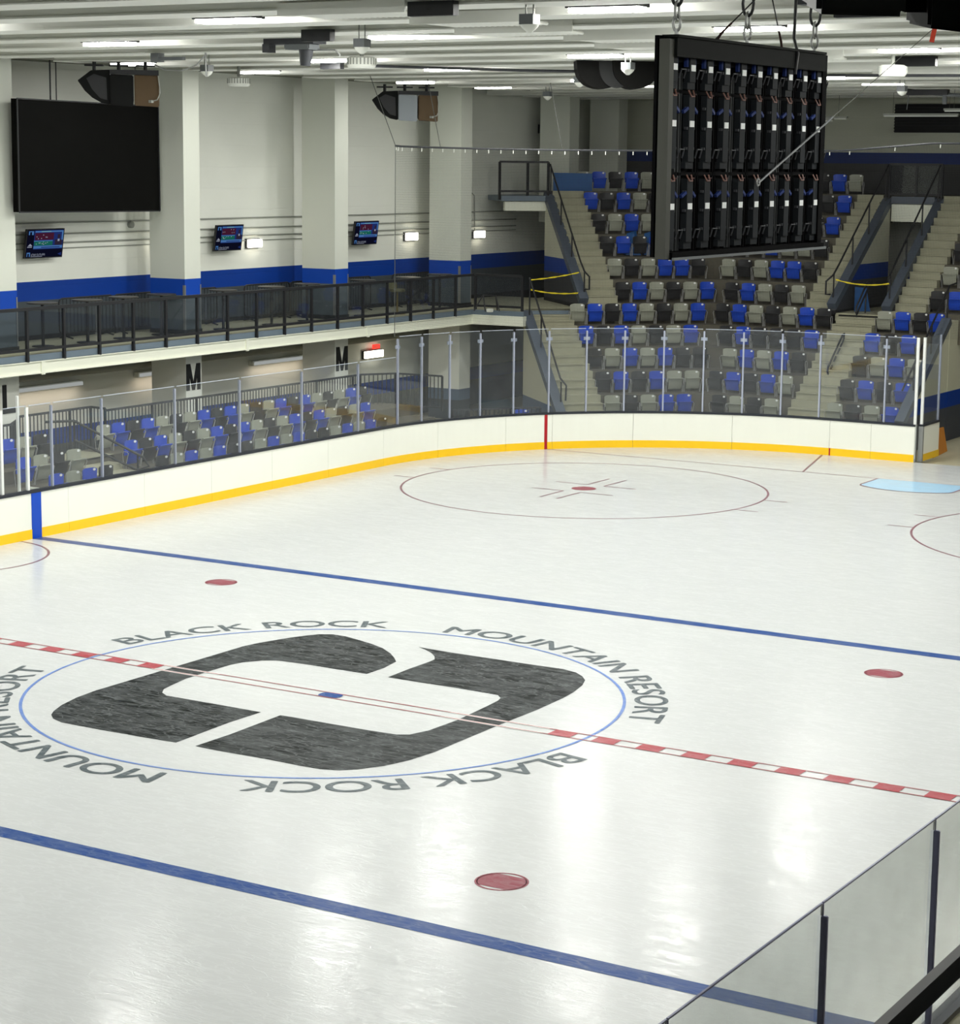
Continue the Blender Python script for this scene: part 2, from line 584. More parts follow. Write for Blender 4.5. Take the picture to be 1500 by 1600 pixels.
def textmesh(body, offset=0.0):
    cu = bpy.data.curves.new('lettering', 'FONT')
    cu.body = body
    cu.size = 1.0
    cu.offset = offset
    ob = bpy.data.objects.new('lettering', cu)
    COL.objects.link(ob)
    bpy.context.view_layer.update()
    dg = bpy.context.evaluated_depsgraph_get()
    me = bpy.data.meshes.new_from_object(ob.evaluated_get(dg))
    vs = [v.co.copy() for v in me.vertices]
    fs = [tuple(p.vertices) for p in me.polygons]
    bpy.data.objects.remove(ob)
    bpy.data.curves.remove(cu)
    bpy.data.meshes.remove(me)
    x0 = min(v.x for v in vs)
    x1 = max(v.x for v in vs)
    y0 = min(v.y for v in vs)
    y1 = max(v.y for v in vs)
    return [((v.x - x0) / (x1 - x0), (v.y - y0) / (y1 - y0)) for v in vs], fs, (x1 - x0) / (y1 - y0)


# ------------------------------------------------------------------ camera
cam = bpy.data.cameras.new('camera')
cam_o = bpy.data.objects.new('camera', cam)
COL.objects.link(cam_o)
yaw, pitch, roll = -0.54215153, -0.16229161, 0.01037328
f = Vector((math.sin(yaw) * math.cos(pitch), math.cos(yaw) * math.cos(pitch), math.sin(pitch)))
r0 = Vector((math.cos(yaw), -math.sin(yaw), 0))
u0 = r0.cross(f)
r = r0 * math.cos(roll) + u0 * math.sin(roll)
u = -r0 * math.sin(roll) + u0 * math.cos(roll)
mat = Matrix((r, u, -f)).transposed().to_4x4()
mat.translation = Vector((18.59271, -26.33629, 8.10959))
cam_o.matrix_world = mat
cam.sensor_fit = 'HORIZONTAL'
cam.sensor_width = 36.0
cam.lens = 36.0 * 3371.302 / 1500.0
cam.clip_start = 0.1
cam.clip_end = 400
scene.camera = cam_o

# ------------------------------------------------------------------ the ice
HW, HE, RC = 13.0, 30.1, 9.0          # half width, half length, corner radius
ACX, ACY = -(HW - RC), HE - RC         # left far corner centre


def rink_outline(off=0.0, seg=24):
    pts = []
    for cx, cy, a0 in ((HW - RC, HE - RC, 0), (-(HW - RC), HE - RC, 90), (-(HW - RC), -(HE - RC), 180), (HW - RC, -(HE - RC), 270)):
        for k in range(seg + 1):
            a = math.radians(a0 + 90 * k / seg)
            pts.append((cx + (RC + off) * math.cos(a), cy + (RC + off) * math.sin(a)))
    return pts


mb = MB()
ol = rink_outline(0.02)
mb.prism(ol, -0.06, 0.0)
ice = struct('floor', mb, M['ice'], 'white ice sheet with painted hockey markings inside the boards', 'ice rink')


def flat(name, polys, m, z=0.0025, label=None):
    """painted marking lying in the ice surface"""
    b = MB()
    for p in polys:
        if len(p[0]) == 2:
            a = sum(p[i][0] * p[(i + 1) % len(p)][1] - p[(i + 1) % len(p)][0] * p[i][1] for i in range(len(p)))
            p = p if a > 0 else p[::-1]
            b.add([(q[0], q[1], z) for q in p], [tuple(range(len(p)))])
    o = b.build(name, m, ice)
    if label:
        o['label'] = label
    return o


def rect(x0, x1, y0, y1):
    return [(x0, y0), (x1, y0), (x1, y1), (x0, y1)]


def ring(cx, cy, r, w, a0=0, a1=360, seg=96):
    out = []
    for k in range(seg):
        b0 = math.radians(a0 + (a1 - a0) * k / seg)
        b1 = math.radians(a0 + (a1 - a0) * (k + 1) / seg)
        out.append([(cx + (r - w / 2) * math.cos(b0), cy + (r - w / 2) * math.sin(b0)), (cx + (r + w / 2) * math.cos(b0), cy + (r + w / 2) * math.sin(b0)),
                    (cx + (r + w / 2) * math.cos(b1), cy + (r + w / 2) * math.sin(b1)), (cx + (r - w / 2) * math.cos(b1), cy + (r - w / 2) * math.sin(b1))])
    return out


def circ(cx, cy, r, seg=40):
    return [(cx + r * math.cos(2 * math.pi * k / seg), cy + r * math.sin(2 * math.pi * k / seg)) for k in range(seg)]


flat('blue_line', [rect(-13, 13, 7.60, 7.90)], M['p_blue'], label='far blue line across the ice')
flat('blue_line', [rect(-13, 13, -7.90, -7.60)], M['p_blue'], label='near blue line across the ice')
# centre line: two thin red edges with red blocks, open inside the emblem
cl = [rect(-13, 13, 0.075, 0.10), rect(-13, 13, -0.20, -0.175)]
x = -12.9
BW = 0.36
blocks = []
k = -13
for i in range(-13, 15):
    xc = -3.40 + 0.70 * (i + 4) if i < 0 else 4.18 + 0.70 * i
    if i < -17:
        continue
    if -3.3 < xc < 4.1:
        continue
    if -12.9 < xc < 12.9:
        blocks.append(rect(xc - BW / 2, xc + BW / 2, -0.175, 0.075))
flat('center_line', cl, M['p_red'], z=0.0075, label='pair of thin red edges of the centre line')
flat('center_line_block', blocks, M['p_red'], z=0.0075, label='red blocks of the centre line')
flat('center_line_border', [rect(-3.25, -2.1, 0.055, 0.12), rect(-3.25, -2.1, -0.22, -0.155), rect(2.2, 3.9, 0.055, 0.12), rect(2.2, 3.9, -0.22, -0.155)], M['p_white'], z=0.006)
flat('center_spot', [[(max(-9, p[0]), min(0.072, max(-0.172, p[1]))) for p in circ(0.13, -0.05, 0.19)]], M['p_blue'], z=0.009, label='small blue centre spot')
flat('center_circle', ring(0, 0, 4.57, 0.05, seg=160), M['p_lightblue'], z=0.0045, label='thin blue centre circle')
for (sx, sy) in ((-6.73, 6.06), (6.71, 6.03), (6.70, -6.03), (-6.73, -6.05)):
    flat('neutral_spot', [[(p[0], min(sy + 0.225, max(sy - 0.225, p[1]))) for p in circ(sx, sy, 0.29)]] + ring(sx, sy, 0.295, 0.035, seg=40), M['p_dot'], label='dull red neutral zone spot')
for sx in (-6.7056, 6.7056):
    ey = 20.68
    flat('faceoff_circle', ring(sx, ey, 4.57, 0.055, seg=140), M['p_thin'], label='thin red face-off circle')
    flat('faceoff_spot', [circ(sx, ey, 0.31)], M['p_dot'], label='dull red face-off spot')
    hk = []
    for ix in (-1, 1):
        for iy in (-1, 1):
            bx, by = sx + ix * 0.24, ey + iy * 0.62
            hk.append(rect(min(bx, bx + ix * 0.9), max(bx, bx + ix * 0.9), by - 0.025, by + 0.025))
            hk.append(rect(bx - 0.025, bx + 0.025, min(by, by + iy * 1.2), max(by, by + iy * 1.2)))
            hy = ey + iy * 0.86
            xe = sx + ix * math.sqrt(4.57 ** 2 - 0.86 ** 2)
            hk.append(rect(min(xe, xe + ix * 0.62), max(xe, xe + ix * 0.62), hy - 0.025, hy + 0.025))
    flat('faceoff_hash', hk, M['p_thin'], z=0.004, label='thin red hash marks at a face-off spot')
GY = 26.62
flat('goal_line', [rect(-11.15, 11.15, GY - 0.025, GY + 0.025)], M['p_thin'], label='thin red goal line')
flat('trapezoid_line', [[(-3.35, GY), (-3.29, GY), (-4.15, 30.05), (-4.21, 30.05)]], M['p_thin'], z=0.004)
flat('trapezoid_line', [[(3.35, GY), (3.29, GY), (4.15, 30.05), (4.21, 30.05)]], M['p_thin'], z=0.004)
cr = [(-1.22, GY), (-1.22, 25.4)] + [(1.83 * math.sin(math.radians(a)), GY - 1.83 * math.cos(math.radians(a)) + 0.03) for a in range(-40, 41, 5)] + [(1.22, 25.4), (1.22, GY)]
flat('goal_crease', [cr], M['p_crease'], z=0.003, label='light blue goal crease')
ce = []
for i in range(len(cr) - 1):
    a, b = Vector(cr[i]), Vector(cr[i + 1])
    d = (b - a).normalized()
    nn = Vector((-d.y, d.x)) * 0.025
    ce.append([tuple(a - nn), tuple(b - nn), tuple(b + nn), tuple(a + nn)])
flat('crease_outline', ce, M['p_thin'], z=0.005)
flat('referee_crease', ring(-13.1, 5.2, 2.03, 0.055, -90, 90, 50), M['p_thin'], label='thin red half circle at the side boards')

# emblem and lettering at centre ice
EMB_A = [(-0.269, 2.376), (-0.446, 2.588), (-0.678, 2.824), (-0.994, 3.068), (-1.343, 3.241), (-1.689, 3.364), (-2.026, 3.469), (-2.297, 3.475), (-2.486, 3.361), (-2.616, 3.165), (-2.770, 2.820), (-2.894, 2.440), (-2.968, 2.180), (-3.017, 1.891), (-3.024, 1.037), (-3.030, 0.217), (-3.033, -0.261), (-3.039, -1.032), (-3.044, -1.774), (-2.995, -2.266), (-2.873, -2.742), (-2.737, -3.060), (-2.617, -3.247), (-2.444, -3.397), (-2.197, -3.493), (-1.902, -3.496), (-1.424, -3.493), (-0.732, -3.476), (-0.125, -3.442), (-0.175, -2.140), (-0.145, -1.440), (-0.722, -1.432), (-1.696, -1.431), (-1.945, -1.430), (-2.112, -1.326), (-2.233, -1.140), (-2.300, -0.841), (-2.372, -0.438), (-2.384, 0.223), (-2.373, 0.707), (-2.310, 0.964), (-2.122, 1.230), (-1.955, 1.353), (-1.846, 1.381), (-1.356, 1.410), (-0.846, 1.403), (-0.187, 1.401), (-0.186, 1.894)]
EMB_B = [(-0.541, 3.474), (0.067, 3.434), (0.816, 3.428), (1.790, 3.421), (2.258, 3.434), (2.544, 3.339), (2.754, 3.167), (2.913, 2.966), (3.037, 2.646), (3.137, 2.172), (3.180, 1.769), (3.198, 0.946), (3.184, 0.400), (3.170, -0.238), (3.162, -1.179), (3.162, -1.854), (3.094, -2.399), (2.959, -2.826), (2.764, -3.152), (2.576, -3.334), (2.326, -3.424), (2.020, -3.439), (1.473, -3.423), (0.617, -3.453), (0.211, -3.436), (0.236, -2.672), (0.199, -1.510), (0.197, -1.428), (0.396, -1.415), (1.018, -1.419), (1.799, -1.415), (2.220, -1.388), (2.372, -1.288), (2.479, -0.947), (2.516, -0.238), (2.500, 0.038), (2.462, 0.688), (2.428, 1.084), (2.380, 1.240), (2.256, 1.373), (2.041, 1.389), (1.329, 1.415), (0.862, 1.404), (0.211, 1.408), (0.181, 2.085), (0.186, 2.652), (0.167, 2.858), (0.056, 3.033), (-0.125, 3.220), (-0.354, 3.381)]
flat('emblem_shape', [EMB_A], M['p_black'], z=0.003, label='black left half of the centre emblem')
flat('emblem_shape', [EMB_B], M['p_black'], z=0.003, label='black right half of the centre emblem')


def arc_text(body, a0, a1, r0, r1):
    vs, fs, asp = textmesh(body, 0.0)
    b = MB()
    for n_, (du, dv) in enumerate(((-0.0022, 0), (0.0022, 0), (0, 0.02), (0, -0.02), (0, 0))):
        pts = []
        for (ux, uy) in vs:
            a = math.radians(a0 + (a1 - a0) * (ux * 0.993 + 0.0035 + du))
            rr = r0 + (r1 - r0) * (uy * 0.96 + 0.02 + dv)
            pts.append((rr * math.cos(a), rr * math.sin(a), 0.0035 + 0.0002 * n_))
        b.add(pts, fs)
    o = b.build('ring_lettering', M['p_text'], ice)
    o['label'] = 'charcoal lettering ' + body
    return o


arc_text('BLACK ROCK', 168.8, 112.2, 4.77, 5.28)
arc_text('MOUNTAIN RESORT', 100.2, 13.2, 4.72, 5.24)
arc_text('BLACK ROCK', -11.3, -68.0, 4.72, 5.23)
arc_text('MOUNTAIN RESORT', -80.8, -167.2, 4.74, 5.25)

# ------------------------------------------------------------------ building shell
XL, YF, XR, YB = -19.0, 44.0, 24.0, -44.0
ZR = 10.37
mb = MB()
ol = rink_outline(0.25)
mb.box(XL, XR, YB, YF, -0.14, -0.07)
struct('floor_concourse', mb, M['floorc'], 'tan concrete floor around the rink', 'floor')
mb = MB()
mb.box(XL - 0.3, XL, YB, YF + 0.3, -0.1, 11.6)
struct('wall_left', mb, M['wall'], 'cream block wall with navy stripe behind the left mezzanine', 'wall')
mb = MB()
mb.box(XL, XR + 0.3, YF, YF + 0.3, -0.1, 11.6)
struct('wall_far', mb, M['endwall'], 'dim cream end wall with navy stripe behind the top rows', 'wall')
mb = MB()
mb.box(XR, XR + 0.3, YB, YF, -0.1, 11.6)
struct('wall_right', mb, M['endwall'])
mb = MB()
mb.box(XL - 0.3, XR + 0.3, YB - 0.3, YB, -0.1, 11.6)
struct('wall_near', mb, M['endwall'])
mb = MB()
mb.box(XL - 0.3, XR + 0.3, YB - 0.3, YF + 0.3, ZR, ZR + 0.2)
roof = struct('ceiling', mb, M['roof'], 'grey roof deck above the white joists', 'ceiling')

# roof joists: one thing each (bottom flange, web)
JY = [0.42 + 2.43 * k for k in range(-11, 18)]
jn = 0
for k, jy in enumerate(JY):
    x0 = -15.85 if jy < 36 else -18.9
    t = thing('ceiling_joist', 'white steel roof joist, %s from the far wall' % ORD[len(JY) - 1 - k], 'joist', (0, jy, 10.2), 'white roof joists')
    b = MB()
    b.box(x0, 20.5, jy - 0.86, jy, 10.2, 10.228)
    b.build('bottom_flange', M['joist'], t)
    b = MB()
    b.box(x0 + 0.02, 20.5, jy - 0.84, jy - 0.02, 10.228, ZR)
    b.build('web', M['joist'], t)
# girder along the mezzanine columns, above the joist ends
mb = MB()
mb.box(-16.9, -16.6, -20, 44, 10.3, ZR)
struct('beam_left', mb, M['soffit'])

# columns on the left side
XC = -17.1
cols = [(-1.9, M['column']), (4.6, M['column']), (11.01, M['column']), (17.92, M['column']), (24.72, M['column']), (31.55, M['columnfar']), (38.53, M['column']), (42.1, M['column'])]
names = ['off to the left', 'left beyond the frame', 'beside the dark screen at the left', 'with first letter M', 'with second letter M', 'beside the far mezzanine corner', 'behind the top corner rows', 'in the far corner']
for i, (cy, m) in enumerate(cols):
    mb = MB()
    if i < 6:
        mb.box(XC - 1.15, XC, cy, cy + 0.66, -0.07, 10.365)
        mb.box(XC - 1.17, XC + 0.02, cy - 0.02, cy + 0.68, 3.5, 3.62)
    else:
        mb.box(XC - 1.15, XC, cy, cy + 0.66, 6.0, 10.365)
    o = struct('column_left', mb, m, 'tall square cream column ' + names[i], 'column')
    if 2 <= i <= 5:
        b = MB()
        b.box(XC, XC + 0.012, cy - 0.004, cy + 0.03, 3.55, 4.78)
        b.box(XC - 0.06, XC, cy - 0.012, cy, 3.55, 4.78)
        b.build('corner_guard', M['galv'], o)
        b = MB()
        b.box(XC, XC + 0.012, cy + 0.63, cy + 0.664, 3.55, 4.78)
        b.build('corner_guard', M['galv'], o)

# big black letters on the lower columns
for ch, cy, z0, z1, lab in (('L', 11.10, 2.06, 2.74, 'black letter L on the lower part of a cream column'), ('M', 17.93, 2.02, 2.72, 'black letter M on the nearer cream column'), ('M', 24.77, 2.0, 2.7, 'black letter M on the farther cream column')):
    b = MB()
    w = 0.42 if ch == 'L' else 0.58
    h_ = z1 - z0
    X_ = XC + 0.018
    if ch == 'L':
        b.box(XC + 0.002, X_, cy, cy + 0.13, z0, z1)
        b.box(XC + 0.002, X_, cy + 0.13, cy + w, z0, z0 + 0.12)
    else:
        b.box(XC + 0.002, X_, cy, cy + 0.13, z0, z1)
        b.box(XC + 0.002, X_, cy + w - 0.13, cy + w, z0, z1)
        for q in ([(0.04, 1), (0.16, 1), (w / 2 + 0.05, 0), (w / 2 - 0.05, 0)], [(w - 0.16, 1), (w - 0.04, 1), (w / 2 + 0.05, 0), (w / 2 - 0.05, 0)]):
            b.slab([(XC + 0.0115, cy + yy, z0 + h_ * zz) for yy, zz in q], 0.015)
    o = b.build('section_letter', M['letter'])
    tag(o, lab, 'letter', 'section letters')

# ------------------------------------------------------------------ mezzanine deck
ZD, XE = 3.5, -16.25
LIP = (-14.45, 31.0)
mb = MB()
deck_poly = [(XL, -30), (XE, -30), (XE, 30.9), LIP, TN(11.85, 33.14), TN(14.0, 33.14), TN(14.0, 38.5), (XL, TN(14.0, 38.5)[1])]
mb.prism(deck_poly, ZD - 0.15, ZD)
deck = struct('floor_mezzanine', mb, M['deckfloor'], 'tan mezzanine floor along the left wall', 'floor')
mb = MB()
mb.box(XE, XE + 0.02, -30, 30.9, ZD - 0.16, ZD)
mb.bar((XE, 30.9 - 0.01, ZD - 0.08), (LIP[0], LIP[1] - 0.01, ZD - 0.08), 0.03, 0.16)
mb.bar(TN(12.05, 33.13, ZD - 0.12), TN(13.85, 33.13, ZD - 0.12), 0.03, 0.16)
struct('trim_1', mb, M['fascia'], 'blue grey fascia strip along the mezzanine edge', 'trim')
b = MB()
b.box(XE - 0.24, XE + 0.05, -30, 30.95, 3.05, 3.345)
b.box(XE - 0.3, XE + 0.09, -30, 30.95, 3.05, 3.075)
b.box(XE - 0.3, XE + 0.09, -30, 30.95, 3.325, 3.345)
for yy in (11.45, 19.3, 25.0):
    b.box(XE + 0.05, XE + 0.085, yy, yy + 0.12, 3.02, 3.34)
struct('beam_mezzanine', b, M['creamsteel'], 'cream steel edge beam under the mezzanine railing', 'beam')
b = MB()
b.bar((XE - 0.1, 30.95, 3.2), (LIP[0], LIP[1] + 0.05, 3.2), 0.24, 0.3)
struct('beam_mezzanine', b, M['creamsteel'], 'short cream steel beam under the mezzanine corner', 'beam')
# soffit under the deck
mb = MB()
mb.box(XL, XE - 0.3, -30, 36, 3.28, 3.34)
struct('ceiling_mezzanine', mb, M['soffit'])
# duct and pale tube lights under the mezzanine
b = MB()
b.tube([(-18.6, -5, 2.72), (-18.6, 34, 2.62)], 0.13, 12)
tag(b.build('hanging_duct', M['soffit'], smooth=True), 'long grey round duct under the mezzanine soffit', 'duct')
for i, (y0, y1, z) in enumerate(((12.0, 15.87, 2.3), (18.05, 19.39, 2.32), (23.1, 25.67, 2.25))):
    t = thing('tube_light', ['pale tube light under the mezzanine, left of the nearer letter M', 'short pale tube light beside the nearer letter M column', 'pale tube light between the two letter M columns'][i], 'light', (-18.9, y0, z), 'pale tube lights under the mezzanine')
    b = MB()
    b.box(-18.98, -18.82, y0, y1, z - 0.06, z + 0.07)
    b.build('housing', M['white'], t)
    b = MB()
    b.box(-18.82, -18.78, y0 + 0.05, y1 - 0.05, z - 0.05, z + 0.04)
    b.build('diffuser', M['tubepale'], t)
    la = bpy.data.lights.new('mezzanine_warm_fill', 'AREA')  # warm fill added at the unlit tube to brighten the lower wall
    la.shape = 'RECTANGLE'
    la.size = 0.12
    la.size_y = y1 - y0 - 0.1
    la.energy = 3.2 * (y1 - y0)
    la.color = (1.0, 0.82, 0.66)
    lo = bpy.data.objects.new('mezzanine_warm_fill', la)
    COL.objects.link(lo)
    lo.location = (-18.7, (y0 + y1) / 2, z - 0.07)
t = thing('tube_light', 'lit white tube light on the wall under the mezzanine', 'light', (-18.9, 29.3, 2.1))
b = MB()
b.box(-18.98, -18.9, 28.85, 29.87, 1.95, 2.2)
b.build('housing', M['darkgrey'], t)
b = MB()
b.box(-18.9, -18.84, 28.87, 29.85, 1.97, 2.18)
b.build('diffuser', M['lampwarm'], t)
t = thing('exit_sign', 'small red exit sign above the lit tube light', 'sign', (-18.85, 29.4, 2.25))
b = MB()
b.box(-18.86, -18.8, 29.25, 29.6, 2.24, 2.38)
b.build('panel', M['exitred'], t)
vs, fs, asp = textmesh('EXIT', 0.0)
b = MB()
b.add([(-18.795, 29.29 + ux * 0.27, 2.265 + uy * 0.085) for ux, uy in vs], fs)
b.build('lettering', M['white'], t)

# wall lamps, conduits on the upper left wall
for i, (y0, y1, z0, z1) in enumerate(((18.85, 19.43, 5.6, 5.82), (23.0, 23.6, 5.55, 5.78), (31.2, 31.83, 5.535, 5.77), (35.37, 35.97, 5.51, 5.735))):
    t = thing('wall_lamp', 'glowing white box wall lamp above the navy stripe, %s from the left' % ORD[i], 'wall lamp', (XL, (y0 + y1) / 2, z0), 'box lamps on the mezzanine wall')
    b = MB()
    b.box(XL, XL + 0.07, y0 - 0.02, y1 + 0.01, z0 - 0.02, z1 + 0.02)
    b.build('backplate', M['darkgrey'], t)
    b = MB()
    b.box(XL + 0.07, XL + 0.17, y0, y1, z0, z1)
    b.build('diffuser', M['lampwarm'], t, bevel=0.015)
for i, z in enumerate((6.42, 6.14, 5.92, 5.78)):
    b = MB()
    b.tube([(XL + 0.03, 8, z), (XL + 0.03, 38.2, z - 0.06)], 0.022 if i < 3 else 0.014, 6)
    tag(b.build('conduit', M['conduit'], smooth=True), 'thin grey conduit pipe along the left wall, %s from the top' % ORD[i], 'conduit', 'conduits on the left wall')
b = MB()
b.tube([(XL + 0.03, 34.5, 7.0), (XL + 0.03, 35.3, 6.98), (XL + 0.03, 35.45, 6.9), (XL + 0.03, 35.5, 5.75)], 0.018, 6)
tag(b.build('conduit', M['conduit'], smooth=True), 'bent conduit dropping to the rightmost wall lamp', 'conduit')
b = MB()
b.tube([(XL, 18.0, 6.3), (XL + 0.1, 18.0, 6.3)], 0.09, 14)
tag(b.build('wall_vent', M['conduit'], smooth=True), 'small round vent on the wall above the left television', 'vent')


# televisions
def television(y0, y1, z0, z1, lab):
    X = XL + 0.28
    t = thing('television', lab, 'television', (XL, (y0 + y1) / 2, z0), 'televisions on the mezzanine wall')
    tilt = 0.06

    def P(u, v, d=0.0):
        return (X + tilt * v + d, y0 + (y1 - y0) * u - 0.06 * (1 - v), z0 + (z1 - z0) * v)
    b = MB()
    fr = [P(0, 0, 0), P(1, 0, 0), P(1, 1, 0), P(0, 1, 0)]
    b.slab(fr, 0.06)
    b.build('casing', M['black'], t)
    b = MB()
    b.box(XL, X + 0.02, (y0 + y1) / 2 - 0.15, (y0 + y1) / 2 + 0.15, (z0 + z1) / 2 - 0.12, (z0 + z1) / 2 + 0.12)
    b.build('bracket', M['black'], t)
    mats = [TVM['navy'], TVM['crowd'], TVM['green'], TVM['sky'], TVM['teal'], TVM['suit'], TVM['white'], TVM['dark']]
    b = MB()

    def q(u0, u1, v0, v1, mi, d):
        b.add([P(u0, v0, d), P(u1, v0, d), P(u1, v1, d), P(u0, v1, d)], [(0, 1, 2, 3)], mi)
    q(0.02, 0.98, 0.03, 0.97, 7, 0.034)
    q(0.20, 0.97, 0.30, 0.95, 0, 0.036)
    q(0.22, 0.97, 0.88, 0.93, 3, 0.038)
    q(0.38, 0.64, 0.89, 0.92, 4, 0.040)
    q(0.22, 0.72, 0.62, 0.86, 1, 0.038)
    for i in range(16):
        uu, vv = 0.23 + 0.47 * random.random(), 0.63 + 0.17 * random.random()
        q(uu, uu + 0.02, vv, vv + 0.03, 6 if i % 3 == 0 else 5, 0.040)
    q(0.20, 0.70, 0.57, 0.60, 3, 0.038)
    q(0.21, 0.70, 0.43, 0.57, 2, 0.038)
    for i in range(8):
        uu, vv = 0.23 + 0.4 * random.random(), 0.45 + 0.09 * random.random()
        q(uu, uu + 0.025, vv, vv + 0.03, 4 if i % 2 else 6, 0.040)
    q(0.76, 0.95, 0.43, 0.62, 5, 0.038)
    q(0.83, 0.88, 0.56, 0.64, 6, 0.040)
    q(0.82, 0.89, 0.66, 0.80, 5, 0.040)
    q(0.93, 0.97, 0.60, 0.88, 3, 0.040)
    q(0.20, 0.97, 0.33, 0.42, 3, 0.038)
    q(0.40, 0.9, 0.35, 0.38, 0, 0.040)
    q(0.05, 0.18, 0.80, 0.93, 3, 0.038)
    q(0.08, 0.13, 0.80, 0.90, 7, 0.040)
    b.add([P(0.05, 0.42, 0.038), P(0.17, 0.42, 0.038), P(0.11, 0.5, 0.038)], [(0, 1, 2)], 6)
    q(0.04, 0.16, 0.37, 0.40, 6, 0.038)
    q(0.04, 0.13, 0.06, 0.20, 3, 0.038)
    q(0.06, 0.10, 0.06, 0.16, 7, 0.040)
    b.add([P(0.86, 0.12, 0.038), P(0.96, 0.06, 0.038), P(0.96, 0.18, 0.038)], [(0, 1, 2)], 0)
    q(0.15, 0.45, 0.05, 0.065, 6, 0.038)
    b.build('screen', mats, t)
    vs, fs, asp = textmesh('UTAH OUTLIERS', 0.0)
    b = MB()
    b.add([P(0.15 + ux * 0.37, 0.085 + uy * 0.07, 0.042) for ux, uy in vs], fs)
    b.build('caption', TVM['white'], t)
    return t


TVM = {k: emis('tv_' + k, c, s * 0.62) for k, c, s in (('navy', (0.03, 0.06, 0.3, 1), 0.8), ('crowd', (0.16, 0.03, 0.08, 1), 0.6), ('green', (0.02, 0.22, 0.16, 1), 0.9), ('sky', (0.12, 0.32, 0.75, 1), 0.9),
                                              ('teal', (0.3, 0.6, 0.6, 1), 0.9), ('suit', (0.07, 0.05, 0.1, 1), 0.6), ('white', (0.55, 0.6, 0.75, 1), 0.9), ('dark', (0.008, 0.009, 0.03, 1), 0.8))}
television(13.72, 15.08, 5.56, 6.28, 'wall television under the large dark screen')
television(21.24, 22.46, 5.51, 6.225, 'wall television between the first two lamps')
television(28.0, 29.28, 5.49, 6.2, 'wall television right of the second letter M column')

# large dark screen hung in front of the left wall
t = thing('hanging_screen', 'large switched-off black video screen hung above the left mezzanine', 'screen', (-17.2, 14.4, 6.7))
q0 = [(-16.75, 11.35, 9.37), (-16.85, 11.45, 6.77), (-17.75, 17.62, 6.69), (-17.75, 17.6, 9.35)]
b = MB()
b.slab([q0[0], q0[1], q0[2], q0[3]], 0.16)
b.build('panel', M['screenblack'], t)
b = MB()
d = Vector((0.09, 0.012, 0))
for a_, b_ in ((0, 1), (1, 2), (2, 3), (3, 0)):
    b.bar(Vector(q0[a_]) + d, Vector(q0[b_]) + d, 0.03, 0.03)
b.build('bezel', M['black'], t)
p1 = Vector(q0[0]).lerp(Vector(q0[3]), 0.24)
p2 = Vector(q0[0]).lerp(Vector(q0[3]), 0.28)
p3 = Vector(q0[0]).lerp(Vector(q0[3]), 0.85)
for p_, r_ in ((p1, 0.02), (p2, 0.014), (p3, 0.014)):
    b = MB()
    b.tube([p_, (p_.x, p_.y, ZR)], r_, 6)
    b.build('hanging_wire', M['black'], t)


# ------------------------------------------------------------------ railings
def railing(name, pts, label, cat='railing', h=1.07, z_low=0.12, glass=True, post_step=None, posts=None, w=0.075, m=None, low=True, drop=0.16):
    """guard railing along a polyline of (x, y, z): top rail, bottom rail, posts, panels"""
    m = m or M['black']
    t = thing(name, label, cat, pts[0])
    P = [Vector(p) for p in pts]
    b = MB()
    for i in range(len(P) - 1):
        b.bar(P[i] + Vector((0, 0, h)), P[i + 1] + Vector((0, 0, h)), w, w)
    b.build('top_rail', m, t)
    if low:
        b = MB()
        for i in range(len(P) - 1):
            b.bar(P[i] + Vector((0, 0, z_low)), P[i + 1] + Vector((0, 0, z_low)), w * 0.8, w * 0.9)
        b.build('bottom_rail', m, t)
    plist = posts if posts is not None else [p for p in P]
    for p in plist:
        p = Vector(p)
        b = MB()
        b.bar(p + Vector((0, 0, -drop)), p + Vector((0, 0, h)), w * 0.9, w * 0.9)
        b.build('post', m, t)
    if glass:
        for i in range(len(plist) - 1):
            a, c = Vector(plist[i]), Vector(plist[i + 1])
            dd = (c - a)
            a2, c2 = a + dd * 0.04, c - dd * 0.04
            b = MB()
            b.slab([a2 + Vector((0, 0, z_low + 0.03)), c2 + Vector((0, 0, z_low + 0.03)), c2 + Vector((0, 0, h - 0.03)), a2 + Vector((0, 0, h - 0.03))], 0.01)
            b.build('acrylic_panel', M['railglass'], t)
    return t


XRl = XE + 0.06
py = [11.0 + 1.255 * k for k in range(-4, 17)]
railing('guard_railing', [(XRl, py[0], ZD), (XRl, 30.85, ZD)], 'long black guard railing along the left mezzanine edge', posts=[(XRl, y, ZD) for y in py if y < 30.9])
railing('guard_railing', [(XRl + 0.02, 30.97, ZD), (LIP[0] - 0.1, LIP[1] + 0.06, ZD)], 'short black guard railing at the mezzanine corner beside the stairs', posts=[(XRl + 0.02, 30.97, ZD), (LIP[0] - 0.1, LIP[1] + 0.06, ZD)])

# ------------------------------------------------------------------ grandstand
KS = list(range(3, 14))
ZT = {3: .55, 4: 1.17, 5: 1.80, 6: 2.42, 7: 3.04, 8: 3.66, 9: 4.36, 10: 5.04, 11: 5.73, 12: 6.41, 13: 7.08}
NF = {k: 28.84 + .86 * (k - 3) for k in range(3, 15)}
YFk = {k: 31.94 + .86 * (k - 3) for k in range(3, 15)}
T_FIN_L, T_FIN_U = 12.05, 14.05
XV0, XV1 = -6.40, -4.86     # vomitory opening
XT1 = -2.78                 # right end of the lower tiers


def bend(nn, yy):
    return (yy - nn * S2, yy)


